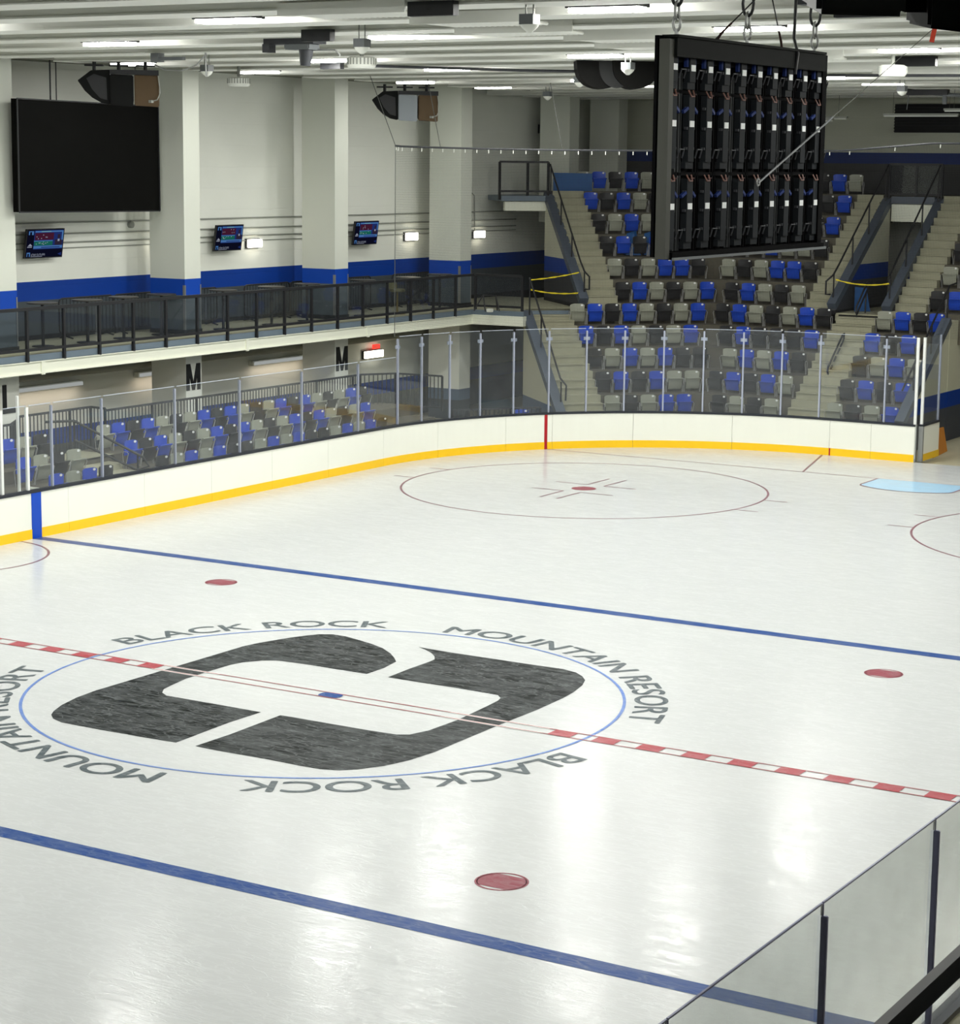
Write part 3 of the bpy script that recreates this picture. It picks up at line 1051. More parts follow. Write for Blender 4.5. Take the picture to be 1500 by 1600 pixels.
gs = thing('floor_grandstand', 'stepped concrete grandstand carrying the seats behind the far boards', 'grandstand', (-8, 34, 0))
gs['kind'] = 'structure'
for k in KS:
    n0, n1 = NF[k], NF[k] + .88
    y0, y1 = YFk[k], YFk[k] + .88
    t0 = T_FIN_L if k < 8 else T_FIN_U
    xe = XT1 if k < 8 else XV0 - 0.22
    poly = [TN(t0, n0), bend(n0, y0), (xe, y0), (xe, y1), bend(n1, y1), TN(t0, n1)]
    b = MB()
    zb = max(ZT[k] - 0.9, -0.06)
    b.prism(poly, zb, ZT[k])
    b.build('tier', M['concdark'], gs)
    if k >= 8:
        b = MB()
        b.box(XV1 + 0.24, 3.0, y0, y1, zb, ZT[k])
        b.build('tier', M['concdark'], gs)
# lower landing in front of the first row
b = MB()
b.prism([TN(12.05, 28.0), bend(28.0, 31.1), (XT1, 31.1), (XT1, 31.95), bend(28.84, 31.94), TN(12.05, 28.84)], -0.06, 0.12)
b.build('tier', M['concdark'], gs)
# vomitory floor (right) between the two upper stair fins
b = MB()
b.box(XV0 - 0.02, XV1 + 0.02, YFk[8], 44.0, 3.3, 3.54)
b.build('landing', M['deckfloor'], gs)
b = MB()
b.box(-6.3, -4.95, YFk[8] - 0.02, YFk[8], 3.3, 3.5)
b.build('landing_edge', M['blackmatt'], gs)


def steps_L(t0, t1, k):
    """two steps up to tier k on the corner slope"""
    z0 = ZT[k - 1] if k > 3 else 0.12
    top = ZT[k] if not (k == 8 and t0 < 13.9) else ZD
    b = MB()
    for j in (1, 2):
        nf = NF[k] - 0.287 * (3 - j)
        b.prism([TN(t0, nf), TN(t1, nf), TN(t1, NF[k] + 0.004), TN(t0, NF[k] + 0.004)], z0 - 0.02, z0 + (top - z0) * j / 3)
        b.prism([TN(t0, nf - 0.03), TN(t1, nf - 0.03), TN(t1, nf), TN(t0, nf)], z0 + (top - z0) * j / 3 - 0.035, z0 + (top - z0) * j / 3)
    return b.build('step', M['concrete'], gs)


def steps_R(x0, x1, k):
    z0 = ZT[k - 1] if k > 3 else 0.12
    b = MB()
    for j in (1, 2):
        yf = YFk[k] - 0.287 * (3 - j)
        b.box(x0, x1, yf, YFk[k] + 0.004, z0 - 0.02, z0 + (ZT[k] - z0) * j / 3)
        b.box(x0, x1, yf - 0.03, yf, z0 + (ZT[k] - z0) * j / 3 - 0.035, z0 + (ZT[k] - z0) * j / 3)
    return b.build('step', M['concrete'], gs)


def nosing_L(t0, t1, k):
    b = MB()
    b.prism([TN(t0, NF[k] - 0.006), TN(t1, NF[k] - 0.006), TN(t1, NF[k] + 0.57), TN(t0, NF[k] + 0.57)], ZT[k] - 0.25, ZT[k] + 0.006)
    return b.build('step', M['concrete'], gs)


def nosing_R(x0, x1, k):
    b = MB()
    b.box(x0, x1, YFk[k] - 0.006, YFk[k] + 0.57, ZT[k] - 0.25, ZT[k] + 0.006)
    return b.build('step', M['concrete'], gs)


for k in range(3, 8):
    steps_L(12.06, 13.44, k)
    nosing_L(12.06, 13.46, k)
    steps_R(-6.30, -5.02, k)
    nosing_R(-6.32, -4.98, k)
steps_L(12.06, 13.44, 8)
steps_R(-6.28, -5.0, 8)
for k in range(9, 14):
    steps_L(14.07, 15.1, k)
    nosing_L(14.06, 15.12, k)
    steps_R(-7.5, -6.64, k)
    nosing_R(-7.52, -6.63, k)
    steps_R(-4.6, -3.62, k)
    nosing_R(-4.61, -3.6, k)
nosing_L(14.06, 15.12, 8)
nosing_R(-7.52, -6.63, 8)
nosing_R(-4.61, -3.6, 8)
# small landing filling behind tier 7 on the corner stairs
b = MB()
b.prism([TN(12.05, 33.14), TN(15.4, 33.14), TN(15.4, 33.3), TN(12.05, 33.3)], 3.0, 3.5)
b.build('landing', M['concrete'], gs)


# stepped-side walls (fins) with steel parapet caps
def fin_L(tc, n0, n1, z0, z1, zbase, m, label, th=0.2):
    t = thing('wall_stair', label, 'wall', TN(tc, n0, zbase), None)
    t['kind'] = 'structure'
    b = MB()
    poly = [TN(tc - th / 2, n0), TN(tc + th / 2, n0), TN(tc + th / 2, n1), TN(tc - th / 2, n1)]
    a = sum(poly[i][0] * poly[(i + 1) % 4][1] - poly[(i + 1) % 4][0] * poly[i][1] for i in range(4))
    b.prism(poly if a > 0 else poly[::-1], zbase, [z0, z0, z1, z1] if a > 0 else [z1, z1, z0, z0])
    b.build('panel', m, t)
    b = MB()
    b.bar(TN(tc, n0 - 0.05, z0 + 0.03), TN(tc, n1 + 0.05, z1 + 0.03), th + 0.1, 0.2)
    b.build('parapet_cap', M['parapet'], t)
    return t


def fin_R(xc, y0, y1, z0, z1, zbase, m, label, th=0.22):
    t = thing('wall_stair', label, 'wall', (xc, y0, zbase))
    t['kind'] = 'structure'
    b = MB()
    b.prism([(xc - th / 2, y0), (xc + th / 2, y0), (xc + th / 2, y1), (xc - th / 2, y1)], zbase, [z0, z0, z1, z1])
    b.build('panel', m, t)
    b = MB()
    b.bar((xc, y0 - 0.05, z0 + 0.02), (xc, y1 + 0.05, z1 + 0.02), th + 0.06, 0.22)
    b.build('parapet_cap', M['parapet'], t)
    return t


fin_L(11.95, 28.6, 32.7, 0.55, 3.4, -0.07, M['finlow'], 'cream wall with sloping steel cap beside the lower corner stairs')
fin_L(13.95, 33.35, 37.6, 3.72, 6.95, ZD, M['finup'], 'cream and navy wall with sloping steel cap beside the upper corner stairs')
fin_R(-6.51, 36.2, 40.6, 3.72, 6.9, ZD, M['finup'], 'sloping steel-capped wall left of the far vomitory')
fin_R(-4.75, 36.2, 40.6, 3.72, 6.9, ZD, M['finup'], 'sloping steel-capped wall right of the far vomitory')
fin_R(-2.62, 31.94, 35.5, 0.78, 3.5, -0.07, M['tunnelwall'], 'cream wall with navy stripe and sloping cap beside the tunnel mouth')
b = MB()
b.box(-2.73, -2.5, 35.5, 44, -0.07, 3.5)
struct('wall_tunnel', b, M['tunnelwall'])
# vomitory back: lintel, passage wall, dark doorway
b = MB()
b.box(-6.35, -4.9, 40.55, 40.75, 6.25, 6.8)
struct('lintel', b, M['creamsteel'], 'pale lintel over the far vomitory', 'lintel')
b = MB()
b.box(-6.35, -4.9, 40.5, 40.76, 6.82, 7.05)
struct('trim_2', b, M['parapet'])
b = MB()
b.box(-6.45, -4.8, 43.6, 43.8, 3.54, 7.0)
struct('wall_vomitory', b, M['finup'])
b = MB()
b.box(-5.75, -5.1, 43.52, 43.6, 3.54, 5.6)  # black slab painted in for the darkness of the opening
struct('doorway', b, M['doordark'], 'dark doorway at the back of the far vomitory', 'doorway')
b = MB()
b.box(-6.4, -4.86, 40.7, 44, 6.95, 7.06)
b.build('landing', M['concdark'], gs)
b = MB()
b.box(-14.5, 3.0, YFk[13] + 0.86, 44, 6.95, 7.08)
b.build('landing', M['concdark'], gs)
# upper corner platform
b = MB()
b.prism([TN(12.3, 37.4), TN(14.05, 37.4), TN(14.05, 41.5), TN(12.3, 41.5)], 6.75, 6.92)
b.build('landing', M['fascia'], gs)
b = MB()
b.bar(TN(12.45, 37.6, 6.58), TN(13.9, 37.6, 6.58), 0.2, 0.3)
struct('beam_platform', b, M['creamsteel'], 'cream beam under the upper corner platform', 'beam')

# stair railings
railing('guard_railing', [TN(12.25, 37.45, 6.95), TN(13.9, 37.45, 6.95)], 'black guard railing around the upper corner platform', posts=[TN(12.25, 37.45, 6.95), TN(13.2, 37.45, 6.95), TN(13.9, 37.45, 6.95)], glass=False)
railing('guard_railing', [(-6.45, 40.55, 7.0), (-4.7, 40.55, 7.0)], 'black guard railing above the far vomitory', posts=[(-6.45, 40.55, 7.0), (-5.55, 40.55, 7.0), (-4.7, 40.55, 7.0)], glass=True)


def stair_rail(pts, posts, label, hook=True):
    """sloping tubular handrail; pts = rail polyline in world space; posts = (foot, head) pairs"""
    t = thing('stair_handrail', label, 'handrail', posts[0][0])
    b = MB()
    b.tube(pts, 0.03, 8)
    b.build('rail', M['black'], t, smooth=True)
    for a, c in posts:
        b = MB()
        b.tube([a, c], 0.026, 8)
        b.build('post', M['black'], t, smooth=True)
    return t


# beside the upper corner stairs
stair_rail([TN(14.0, 37.6, 7.95), TN(14.0, 33.9, 4.95), TN(14.02, 33.5, 4.65), TN(14.12, 33.3, 4.5), TN(14.14, 33.35, 4.1), TN(14.02, 33.5, 4.1)],
           [(TN(14.0, 37.5, 6.95), TN(14.0, 37.5, 7.9)), (TN(14.0, 36.2, 5.95), TN(14.0, 36.2, 6.8)), (TN(14.0, 34.9, 4.95), TN(14.0, 34.9, 5.75)), (TN(14.02, 33.5, 3.8), TN(14.02, 33.5, 4.65))],
           'black handrail on the wall beside the upper corner stairs')
stair_rail([TN(12.0, 32.6, 4.5), TN(12.0, 29.6, 2.2), TN(12.05, 29.2, 1.75), TN(12.18, 29.0, 1.55), TN(12.18, 29.05, 1.1)],
           [(TN(11.98, 32.5, 3.35), TN(11.98, 32.5, 4.45)), (TN(12.0, 31.2, 2.4), TN(12.0, 31.2, 3.4)), (TN(12.0, 30.2, 1.7), TN(12.0, 30.2, 2.65)), (TN(12.05, 29.1, 0.12), TN(12.05, 29.1, 1.65))],
           'black handrail on the wall beside the lower corner stairs')
stair_rail([(-6.48, 40.5, 8.05), (-6.5, 36.6, 5.0), (-6.55, 36.3, 4.7), (-6.72, 36.15, 4.5), (-6.72, 36.15, 4.1), (-6.6, 36.25, 4.1)],
           [((-6.5, 40.4, 6.9), (-6.5, 40.4, 7.95)), ((-6.5, 39.0, 5.8), (-6.5, 39.0, 6.85)), ((-6.5, 37.7, 4.85), (-6.5, 37.7, 5.85)), ((-6.55, 36.35, 3.8), (-6.55, 36.35, 4.75))],
           'black handrail left of the far vomitory')
stair_rail([(-4.75, 40.5, 8.05), (-4.75, 36.3, 4.7)],
           [((-4.75, 40.4, 6.9), (-4.75, 40.4, 7.95)), ((-4.75, 39.0, 5.8), (-4.75, 39.0, 6.85)), ((-4.75, 37.7, 4.85), (-4.75, 37.7, 5.85)), ((-4.75, 36.4, 3.8), (-4.75, 36.4, 4.75))],
           'black handrail right of the far vomitory')
stair_rail([(-2.6, 36.2, 4.6), (-2.6, 35.6, 4.55), (-2.62, 32.0, 1.75)], [((-2.6, 35.5, 3.5), (-2.6, 35.5, 4.5)), ((-2.6, 34.2, 2.5), (-2.6, 34.2, 3.45)), ((-2.62, 32.9, 1.5), (-2.62, 32.9, 2.45))],
           'black handrail above the tunnel wall at the right')
# loop handrails in the middle aisle
stair_rail([(-5.66, 33.9, 1.95), (-5.66, 33.95, 2.1), (-5.66, 35.0, 2.98), (-5.66, 35.12, 3.02), (-5.66, 35.1, 2.85), (-5.66, 33.95, 1.86), (-5.66, 33.9, 1.95)][::-1],
           [((-5.66, 34.0, 1.2), (-5.66, 34.0, 1.9)), ((-5.66, 34.85, 1.9), (-5.66, 34.85, 2.65))], 'looped black handrail in the middle of the central stairs')
stair_rail([(-5.66, 36.0, 3.6), (-5.66, 36.05, 3.78), (-5.66, 36.9, 4.5), (-5.66, 37.0, 4.5), (-5.66, 36.98, 4.32), (-5.66, 36.1, 3.55), (-5.66, 36.0, 3.6)][::-1],
           [((-5.66, 36.08, 2.9), (-5.66, 36.08, 3.6)), ((-5.66, 36.8, 3.54), (-5.66, 36.8, 4.15))], 'looped black handrail at the top of the central stairs')

# ------------------------------------------------------------------ dasher boards
def offs(pts, d):
    """offset a plan polyline to its left by d"""
    out = []
    for i in range(len(pts)):
        a = Vector(pts[max(i - 1, 0)])
        c = Vector(pts[min(i + 1, len(pts) - 1)])
        t_ = (c - a).normalized()
        out.append((pts[i][0] - t_.y * d, pts[i][1] + t_.x * d))
    return out


def strip(pts, d0, d1, z0, z1, mb, mi=0):
    A, B = offs(pts, d0), offs(pts, d1)
    n = len(pts)
    vs = []
    for i in range(n):
        vs += [(A[i][0], A[i][1], z0), (B[i][0], B[i][1], z0), (B[i][0], B[i][1], z1), (A[i][0], A[i][1], z1)]
    fs = []
    for i in range(n - 1):
        o, p = i * 4, i * 4 + 4
        for k in range(4):
            fs.append((o + k, o + (k + 1) % 4, p + (k + 1) % 4, p + k))
    fs += [(0, 1, 2, 3), ((n - 1) * 4 + 3, (n - 1) * 4 + 2, (n - 1) * 4 + 1, (n - 1) * 4)]
    mb.add(vs, fs, mi)


def arcpts(a0, a1, r=RC, n=9):
    return [(ACX + r * math.cos(math.radians(a0 + (a1 - a0) * k / n)), ACY + r * math.sin(math.radians(a0 + (a1 - a0) * k / n))) for k in range(n + 1)]


def dasher(pts, label, marks=()):
    t = thing('dasher_board', label, 'rink boards', (pts[0][0], pts[0][1], 0), 'white dasher boards around the ice')
    # a hairline gap shows between sections
    b = MB()
    q = [Vector(p) for p in pts]
    q[0] = q[0] + (q[1] - q[0]).normalized() * 0.004
    q[-1] = q[-1] + (q[-2] - q[-1]).normalized() * 0.004
    pp = [tuple(v) for v in q]
    strip(pp, 0.0, 0.1, 0.0, 0.985, b)
    b.build('facing', M['board'], t)
    b = MB()
    strip(pp, -0.012, 0.0, 0.0, 0.205, b)
    b.build('kickplate', M['kick'], t)
    b = MB()
    strip(pts, -0.02, 0.13, 0.985, 1.04, b)
    b.build('cap_rail', M['cap'], t)
    for (mp, z0, z1, mm, nm) in marks:
        b = MB()
        strip(mp, -0.016, 0.0, z0, z1, b)
        b.build(nm, mm, t)
    return t


ly = [1.35, 3.8, 6.25, 8.75, 11.3, 13.75, 16.15, 18.55, ACY]
for i in range(len(ly) - 1):
    mk = []
    if ly[i] < 7.6 < ly[i + 1]:
        mk = [([(-HW, 7.59), (-HW, 7.88)], 0.0, 0.985, M['boardblue'], 'blue_stripe')]
    lab = 'white side board carrying the blue line stripe' if mk else ('white side board just left of the blue stripe' if i < 2 else 'white side board, %s to the right of the blue stripe' % ORD[i - 3])
    dasher([(-HW, ly[i]), (-HW, ly[i + 1])], lab, mk)
aa = [180, 165.5, 150.5, 141.2, 126, 108, 90]
for i in range(len(aa) - 1):
    mk = []
    if aa[i + 1] < 142.2 < aa[i]:
        mk = [(arcpts(142.75, 142.2, n=1), 0.0, 0.985, M['boardred'], 'red_stripe')]
    dasher(arcpts(aa[i], aa[i + 1]), 'curved white corner board with the thin red stripe' if mk else 'curved white corner board, %s round the corner from the left' % ORD[i], mk)
dasher([(ACX, HE), (-2.78, HE)], 'white end board with the short red mark on its kickplate', [([(-4.0, HE), (-3.96, HE)], 0.0, 0.205, M['boardred'], 'red_stripe')])
dasher([(-2.78, HE), (-1.52, HE)], 'last white end board before the open gate')
ry = [-4.9, -7.4, -9.85, -12.3, -14.75, -17.2]
for i in range(len(ry) - 1):
    dasher([(HW, ry[i]), (HW, ry[i + 1])], 'white board below the near right glass, %s from the far end' % ORD[i])


# ------------------------------------------------------------------ rink glass
def pane(a, c, z0, z1, label, group, mat='glass', edge='edge'):
    t = thing('rink_shield', label, 'rink glass', (a[0], a[1], z0), group)
    b = MB()
    b.slab([(a[0], a[1], z0), (c[0], c[1], z0), (c[0], c[1], z1), (a[0], a[1], z1)], 0.014)
    b.build('sheet', M[mat], t)
    b = MB()
    b.bar((a[0], a[1], z1 + 0.004), (c[0], c[1], z1 + 0.004), 0.016, 0.012)
    b.build('top_edge', M[edge], t)
    return t


def gpost(p, d, z0, z1, label, group, mat='alu', w=0.05, clip=True, dp=0.06):
    """upright between two panes; d = outward direction"""
    t = thing('shield_support', label, 'glass post', (p[0], p[1], z0), group)
    d = Vector((d[0], d[1], 0)).normalized()
    c = Vector((p[0], p[1], 0)) + d * (dp / 2 - 0.005)
    b = MB()
    b.bar(c + Vector((0, 0, z0)), c + Vector((0, 0, z1)), w, dp, up=tuple(d))
    b.build('upright', M[mat], t, bevel=0.006)
    if clip:
        b = MB()
        cc = c + Vector((0, 0, z1 - 0.22))
        b.bar(cc - Vector((-d.y, d.x, 0)) * 0.09, cc + Vector((-d.y, d.x, 0)) * 0.09, 0.03, 0.09, up=(0, 0, 1))
        b.build('clip', M[mat], t)
    return t


ZG = 1.04
GX = -HW - 0.05
sy = [5.4, 6.8, 7.58, 8.34, 9.96, 12.5, 14.95, 17.5, 20.0, 21.78]
for i in range(len(sy) - 1):
    pane((GX, sy[i] + 0.045), (GX, sy[i + 1] - 0.045), ZG, 2.85, 'low clear side glass pane, %s from the left' % ORD[i], 'low side glass panes')
for i, y in enumerate(sy[1:9]):
    if i < 2:
        gpost((GX, y), (-1, 0), ZG, 2.82, 'thick white post at the players gate, %s from the left' % ORD[i], 'white gate posts', 'aluwhite', 0.075, False)
    else:
        gpost((GX, y), (-1, 0), ZG, 2.8, 'grey upright between low side panes, %s from the left' % ORD[i - 2], 'side glass posts', clip=False)
gpost((GX - 0.55, 7.9), (-1, 0), ZG - 0.3, 3.0, 'thin white post standing behind the players gate', None, 'aluwhite', 0.045, False)
b = MB()
b.box(GX - 0.62, GX - 0.1, 5.0, 8.2, 0.86, 0.9)
b.box(GX - 0.6, GX - 0.55, 5.0, 8.2, -0.07, 0.86)
b.box(GX - 0.62, GX - 0.1, 8.16, 8.2, 0.86, 1.0)
tag(b.build('bench_shelf', M['board']), 'white shelf wall behind the players gate', 'shelf')
ca = [175.34, 169.1, 162.43, 155.71, 148.8, 141.85, 134.74, 127.72, 120.63, 113.49, 106.4, 99.4, 92.35]
cpts = [(ACX + 9.05 * math.cos(math.radians(a)), ACY + 9.05 * math.sin(math.radians(a))) for a in ca]
cdir = [(math.cos(math.radians(a)), math.sin(math.radians(a))) for a in ca]
cpts += [(-2.45, HE + 0.05), (-1.55, HE + 0.05)]
cdir += [(0, 1), (0, 1)]
ZGT = 3.40
for i in range(len(cpts) - 1):
    lab = 'tall clear corner glass pane, %s from the left' % ORD[i]
    pa, pb = Vector(cpts[i]), Vector(cpts[i + 1])
    pd = (pb - pa).normalized() * 0.04
    pane(tuple(pa + pd), tuple(pb - pd), ZG, ZGT, lab, 'tall end glass panes')
for i in range(len(cpts)):
    if i == len(cpts) - 1:
        gpost(cpts[i], cdir[i], ZG - 0.95, ZGT + 0.02, 'thick white post at the left jamb of the open gate', None, 'aluwhite', 0.075, False)
    else:
        gpost(cpts[i], cdir[i], ZG, ZGT - 0.06, 'tall grey upright of the end glass, %s from the left' % ORD[i], 'end glass posts')
# open gate leaf, swung out behind the boards
t = thing('rink_gate', 'open white rink gate leaf with yellow kickplate and glass above', 'gate', (-1.38, 30.3, 0))
b = MB()
b.box(-1.47, -1.37, 30.36, 31.66, 0.02, 0.985)
b.build('leaf', M['board'], t)
b = MB()
b.box(-1.365, -1.353, 30.36, 31.66, 0.02, 0.205)
b.build('kickplate', M['kick'], t)
b = MB()
b.box(-1.48, -1.35, 30.28, 30.36, 0.0, 1.0)
b.build('end_frame', M['galv'], t)
b = MB()
b.box(-1.49, -1.34, 30.28, 31.68, 0.985, 1.04)
b.build('cap_rail', M['cap'], t)
b = MB()
b.box(-1.425, -1.411, 30.36, 31.62, 1.04, 3.42)
b.build('glass_sheet', M['glass'], t)
b = MB()
b.box(-1.45, -1.38, 30.29, 30.36, 1.04, 3.42)
b.build('upright', M['aluwhite'], t)
b = MB()
b.box(-1.44, -1.39, 31.6, 31.66, 1.04, 3.42)
b.build('upright', M['alu'], t)
b = MB()
b.box(-1.56, -1.5, 30.16, 30.26, 0.0, 1.04)
tag(b.build('gate_jamb', M['galv']), 'grey metal jamb at the end of the boards', 'gate jamb')
t = thing('ramp_pad', 'worn orange ramp board leaning by the tunnel wall', 'board', (-1.9, 32.6, -0.07))
b = MB()
b.slab([(-1.55, 31.75, -0.07), (-1.72, 33.4, -0.07), (-1.86, 33.4, 0.62), (-1.72, 31.75, 0.7)], 0.05)
b.build('panel', M['orange'], t)
b = MB()
b.tube([(-1.78, 32.3, 0.68), (-1.79, 32.3, 0.78)], 0.02, 8)
b.build('knob', M['white'], t)
b = MB()
b.box(-0.9, 1.2, 33.2, 33.9, -0.07, -0.05)
tag(b.build('floor_mat', M['midgrey']), 'flat grey mat on the tunnel floor', 'mat')

# near right glass
ng = [-4.9, -7.42, -9.905, -12.295, -14.82, -17.3]
for i in range(len(ng) - 1):
    pane((HW + 0.05, ng[i] - 0.006), (HW + 0.05, ng[i + 1] + 0.006), ZG, 2.84, 'near glass pane at the lower right, %s from the far end' % ORD[i], 'near right glass panes', 'nearglass', 'edgedark')
for i, y in enumerate(ng[1:-1]):
    gpost((HW + 0.05, y), (1, 0), ZG, 2.75, 'dark upright of the near right glass, %s from the far end' % ORD[i], 'near glass posts', 'aludark', 0.035, False, 0.05)
    b = MB()
    b.box(HW + 0.04, HW + 0.06, y - 0.006, y + 0.006, 2.75, 2.84)
    b.build('pane_joint', M['edgedark'], bpy.data.objects[[o.name for o in COL.objects if o.name.startswith('shield_support') and o.parent is None][-1]])
# near mezzanine edge and railing on the camera's side
t = railing('guard_railing', [(15.66, -20.6, 3.5), (15.66, -12.0, 3.5)], 'thick black railing at the bottom right corner', posts=[(15.66, -20.5, 3.5), (15.66, -18.75, 3.5), (15.66, -14.0, 3.5)], glass=False, w=0.05, low=False)
b = MB()
b.bar((15.66, -20.6, 4.5), (15.66, -12, 4.5), 0.022, 0.06)
b.build('rail_web', M['black'], t)
b = MB()
b.tube([(15.95, -18.9, 3.55), (15.75, -17.6, 4.1), (15.8, -16.9, 4.33), (15.95, -16.0, 4.5)], 0.035, 8)
tag(b.build('bent_bar', M['black'], smooth=True), 'bent black bar below the bottom right railing', 'bar')
mb = MB()
mb.box(15.7, XR, -30, 30, 3.3, 3.5)
struct('floor_balcony', mb, M['blackmatt'])

# safety net on a cable round the corner
npts = [(GX, 21.7)] + [(ACX + 9.06 * math.cos(math.radians(a)), ACY + 9.06 * math.sin(math.radians(a))) for a in range(175, 89, -5)] + [(-1.4, HE + 0.06), (0.9, HE + 0.06), (4, HE + 0.06)]
CZ = 8.40
t = thing('hanging_net', 'fine dark safety net hanging behind the end glass', 'net', (npts[0][0], npts[0][1], ZGT))
me = bpy.data.meshes.new('netting')
vs, fs, uv = [], [], []
s = 0
for i, p in enumerate(npts):
    if i:
        s += (Vector(p) - Vector(npts[i - 1])).length
    sag = 8.42 + (0.22 if i >= len(npts) - 3 else 0) - 0.05 * math.sin(math.pi * min(i / 16, 1))
    vs += [(p[0], p[1], ZGT + 0.02), (p[0], p[1], sag)]
    uv += [(s / 0.045, ZGT / 0.045), (s / 0.045, sag / 0.045)]
    if i:
        fs.append((2 * i - 2, 2 * i, 2 * i + 1, 2 * i - 1))
off = Vector(t.location)
me.from_pydata([tuple(Vector(v) - off) for v in vs], [], fs)
ul = me.uv_layers.new(name='UVMap')
for lp in me.loops:
    ul.data[lp.index].uv = uv[lp.vertex_index]
me.materials.append(M['net'])
o = bpy.data.objects.new('netting', me)
COL.objects.link(o)
o.parent = t
b = MB()
cab = [Vector(vs[2 * i + 1]) for i in range(len(npts))]
b.tube(cab, 0.03, 6)
b.build('cable', M['darkgrey'], t, smooth=True)
s0 = MB()
for i in range(0, len(cab) - 1):
    for fr in (0.1, 0.6):
        c_ = cab[i].lerp(cab[i + 1], fr)
        s0.tube([c_ + Vector((0, 0, 0.0)), c_ - Vector((0, 0, 0.12))], 0.014, 5)
s0.build('clip', M['white'], t)
for i in (0, 3, 8, 12, 16):
    b = MB()
    b.tube([cab[i], (cab[i].x - 0.3, cab[i].y - (0.75 if i == 0 else 0.2), 10.2)], 0.010, 5)
    b.build('hanging_wire', M['wire'], t)
b = MB()
b.tube([cab[0], (cab[0].x - 0.02, cab[0].y + 0.02, ZGT)], 0.010, 5)
b.build('hanging_wire', M['wire'], t)

# ------------------------------------------------------------------ stadium seats
def seat_parts(colkey):
    """folding seat facing -y, standing at z = 0, back top about 0.65 m up"""
    root = bpy.data.objects.new('stadium_seat', None)
    COL.objects.link(root)
    # backrest: curved shell with rounded top corners
    b = MB()
    nx, nz = 8, 7
    grid = []
    for j in range(nz + 1):
        v = j / nz
        row = []
        for i in range(nx + 1):
            uu = -1 + 2 * i / nx
            hw = 0.225 + 0.012 * v
            z = 0.30 + 0.345 * v
            if j == nz:
                z -= 0.035 * max(0, abs(uu) - 0.7) / 0.3
                hw *= 0.985
            y = 0.05 + 0.07 * (v - 0.85) * 0.5 - 0.045 * uu * uu * (0.6 + 0.4 * v) + 0.03 * (1 - v)
            row.append((uu * hw, y, z))
        grid.append(row)
    vs = [p for row in grid for p in row]
    n1 = len(vs)
    vs += [(p[0] * 0.98, p[1] + 0.03, p[2] - 0.004) for p in vs]
    W = nx + 1
    fs = []
    for j in range(nz):
        for i in range(nx):
            a = j * W + i
            fs.append((a, a + 1, a + W + 1, a + W))
            fs.append((n1 + a, n1 + a + W, n1 + a + W + 1, n1 + a + 1))
    rim = [i for i in range(W)] + [j * W + nx for j in range(1, nz + 1)] + [nz * W + i for i in range(nx - 1, -1, -1)] + [j * W for j in range(nz - 1, 0, -1)]
    for i in range(len(rim)):
        a, c = rim[i], rim[(i + 1) % len(rim)]
        fs.append((a, n1 + a, n1 + c, c))
    b.add(vs, fs)
    b.build('backrest', M['seat' + colkey], root, smooth=True, local=True)
    # tipped-up pan
    b = MB()
    prof = [(0.095, -0.03, 0.195), (0.12, -0.055, 0.2), (0.26, -0.10, 0.205), (0.385, -0.135, 0.215), (0.42, -0.175, 0.225), (0.44, -0.175, 0.225)]
    vs = []
    for z, y, hw in prof:
        vs += [(-hw, y + 0.01, z), (-hw * 0.9, y, z), (hw * 0.9, y, z), (hw, y + 0.01, z)]
    m_ = len(vs)
    vs += [(p[0], p[1] + 0.05, p[2]) for p in vs]
    fs = []
    L = len(prof)
    for j in range(L - 1):
        for i in range(3):
            a = j * 4 + i
            fs.append((a, a + 1, a + 5, a + 4))
            fs.append((m_ + a, m_ + a + 4, m_ + a + 5, m_ + a + 1))
        fs.append((j * 4, j * 4 + 4, m_ + j * 4 + 4, m_ + j * 4))
        fs.append((j * 4 + 3, m_ + j * 4 + 3, m_ + j * 4 + 7, j * 4 + 7))
    fs.append((0, m_, m_ + 1, m_ + 2, m_ + 3, 3, 2, 1))
    e = (L - 1) * 4
    fs.append((e, e + 1, e + 2, e + 3, m_ + e + 3, m_ + e + 2, m_ + e + 1, m_ + e))
    b.add(vs, fs)
    b.box(-0.17, 0.17, -0.118, -0.108, 0.335, 0.35)
    b.build('seat_pan', M['seat' + colkey], root, smooth=True, local=True)
    for sx in (-1, 1):
        b = MB()
        X = 0.262 * sx
        b.tube([(X * 0.97, 0.06, 0.34), (X, 0.02, 0.405), (X * 1.02, -0.08, 0.40), (X * 1.03, -0.13, 0.37), (X * 0.99, -0.06, 0.16), (X * 0.98, -0.04, 0.0)], 0.0085, 6)
        b.tube([(X * 0.98, 0.06, 0.34), (X * 0.98, 0.02, 0.0)], 0.006, 6)
        b.build('side_frame', M['chrome'], root, smooth=True, local=True)
    b = MB()
    cx, cz = 0.150, 0.600
    yy = 0.05 + 0.07 * 0.03 * 0.5 - 0.045 * (0.66 ** 2) - 0.01
    seg = 12
    vs = [(cx + 0.038 * math.cos(2 * math.pi * k / seg), yy + 0.0 + 0.006 * math.cos(2 * math.pi * k / seg) * -1, cz + 0.029 * math.sin(2 * math.pi * k / seg)) for k in range(seg)]
    vs += [(p[0], p[1] - 0.006, p[2]) for p in vs]
    fs = [tuple(range(seg)), tuple(range(seg, 2 * seg))[::-1]] + [(k, (k + 1) % seg, seg + (k + 1) % seg, seg + k) for k in range(seg)]
    b.add(vs, fs)
    b.build('number_tag', M['tag'], root, local=True)
    return root


CNAME = {'B': 'blue', 'G': 'grey', 'K': 'black'}
PROTO = {}
ZTAG = 0.60


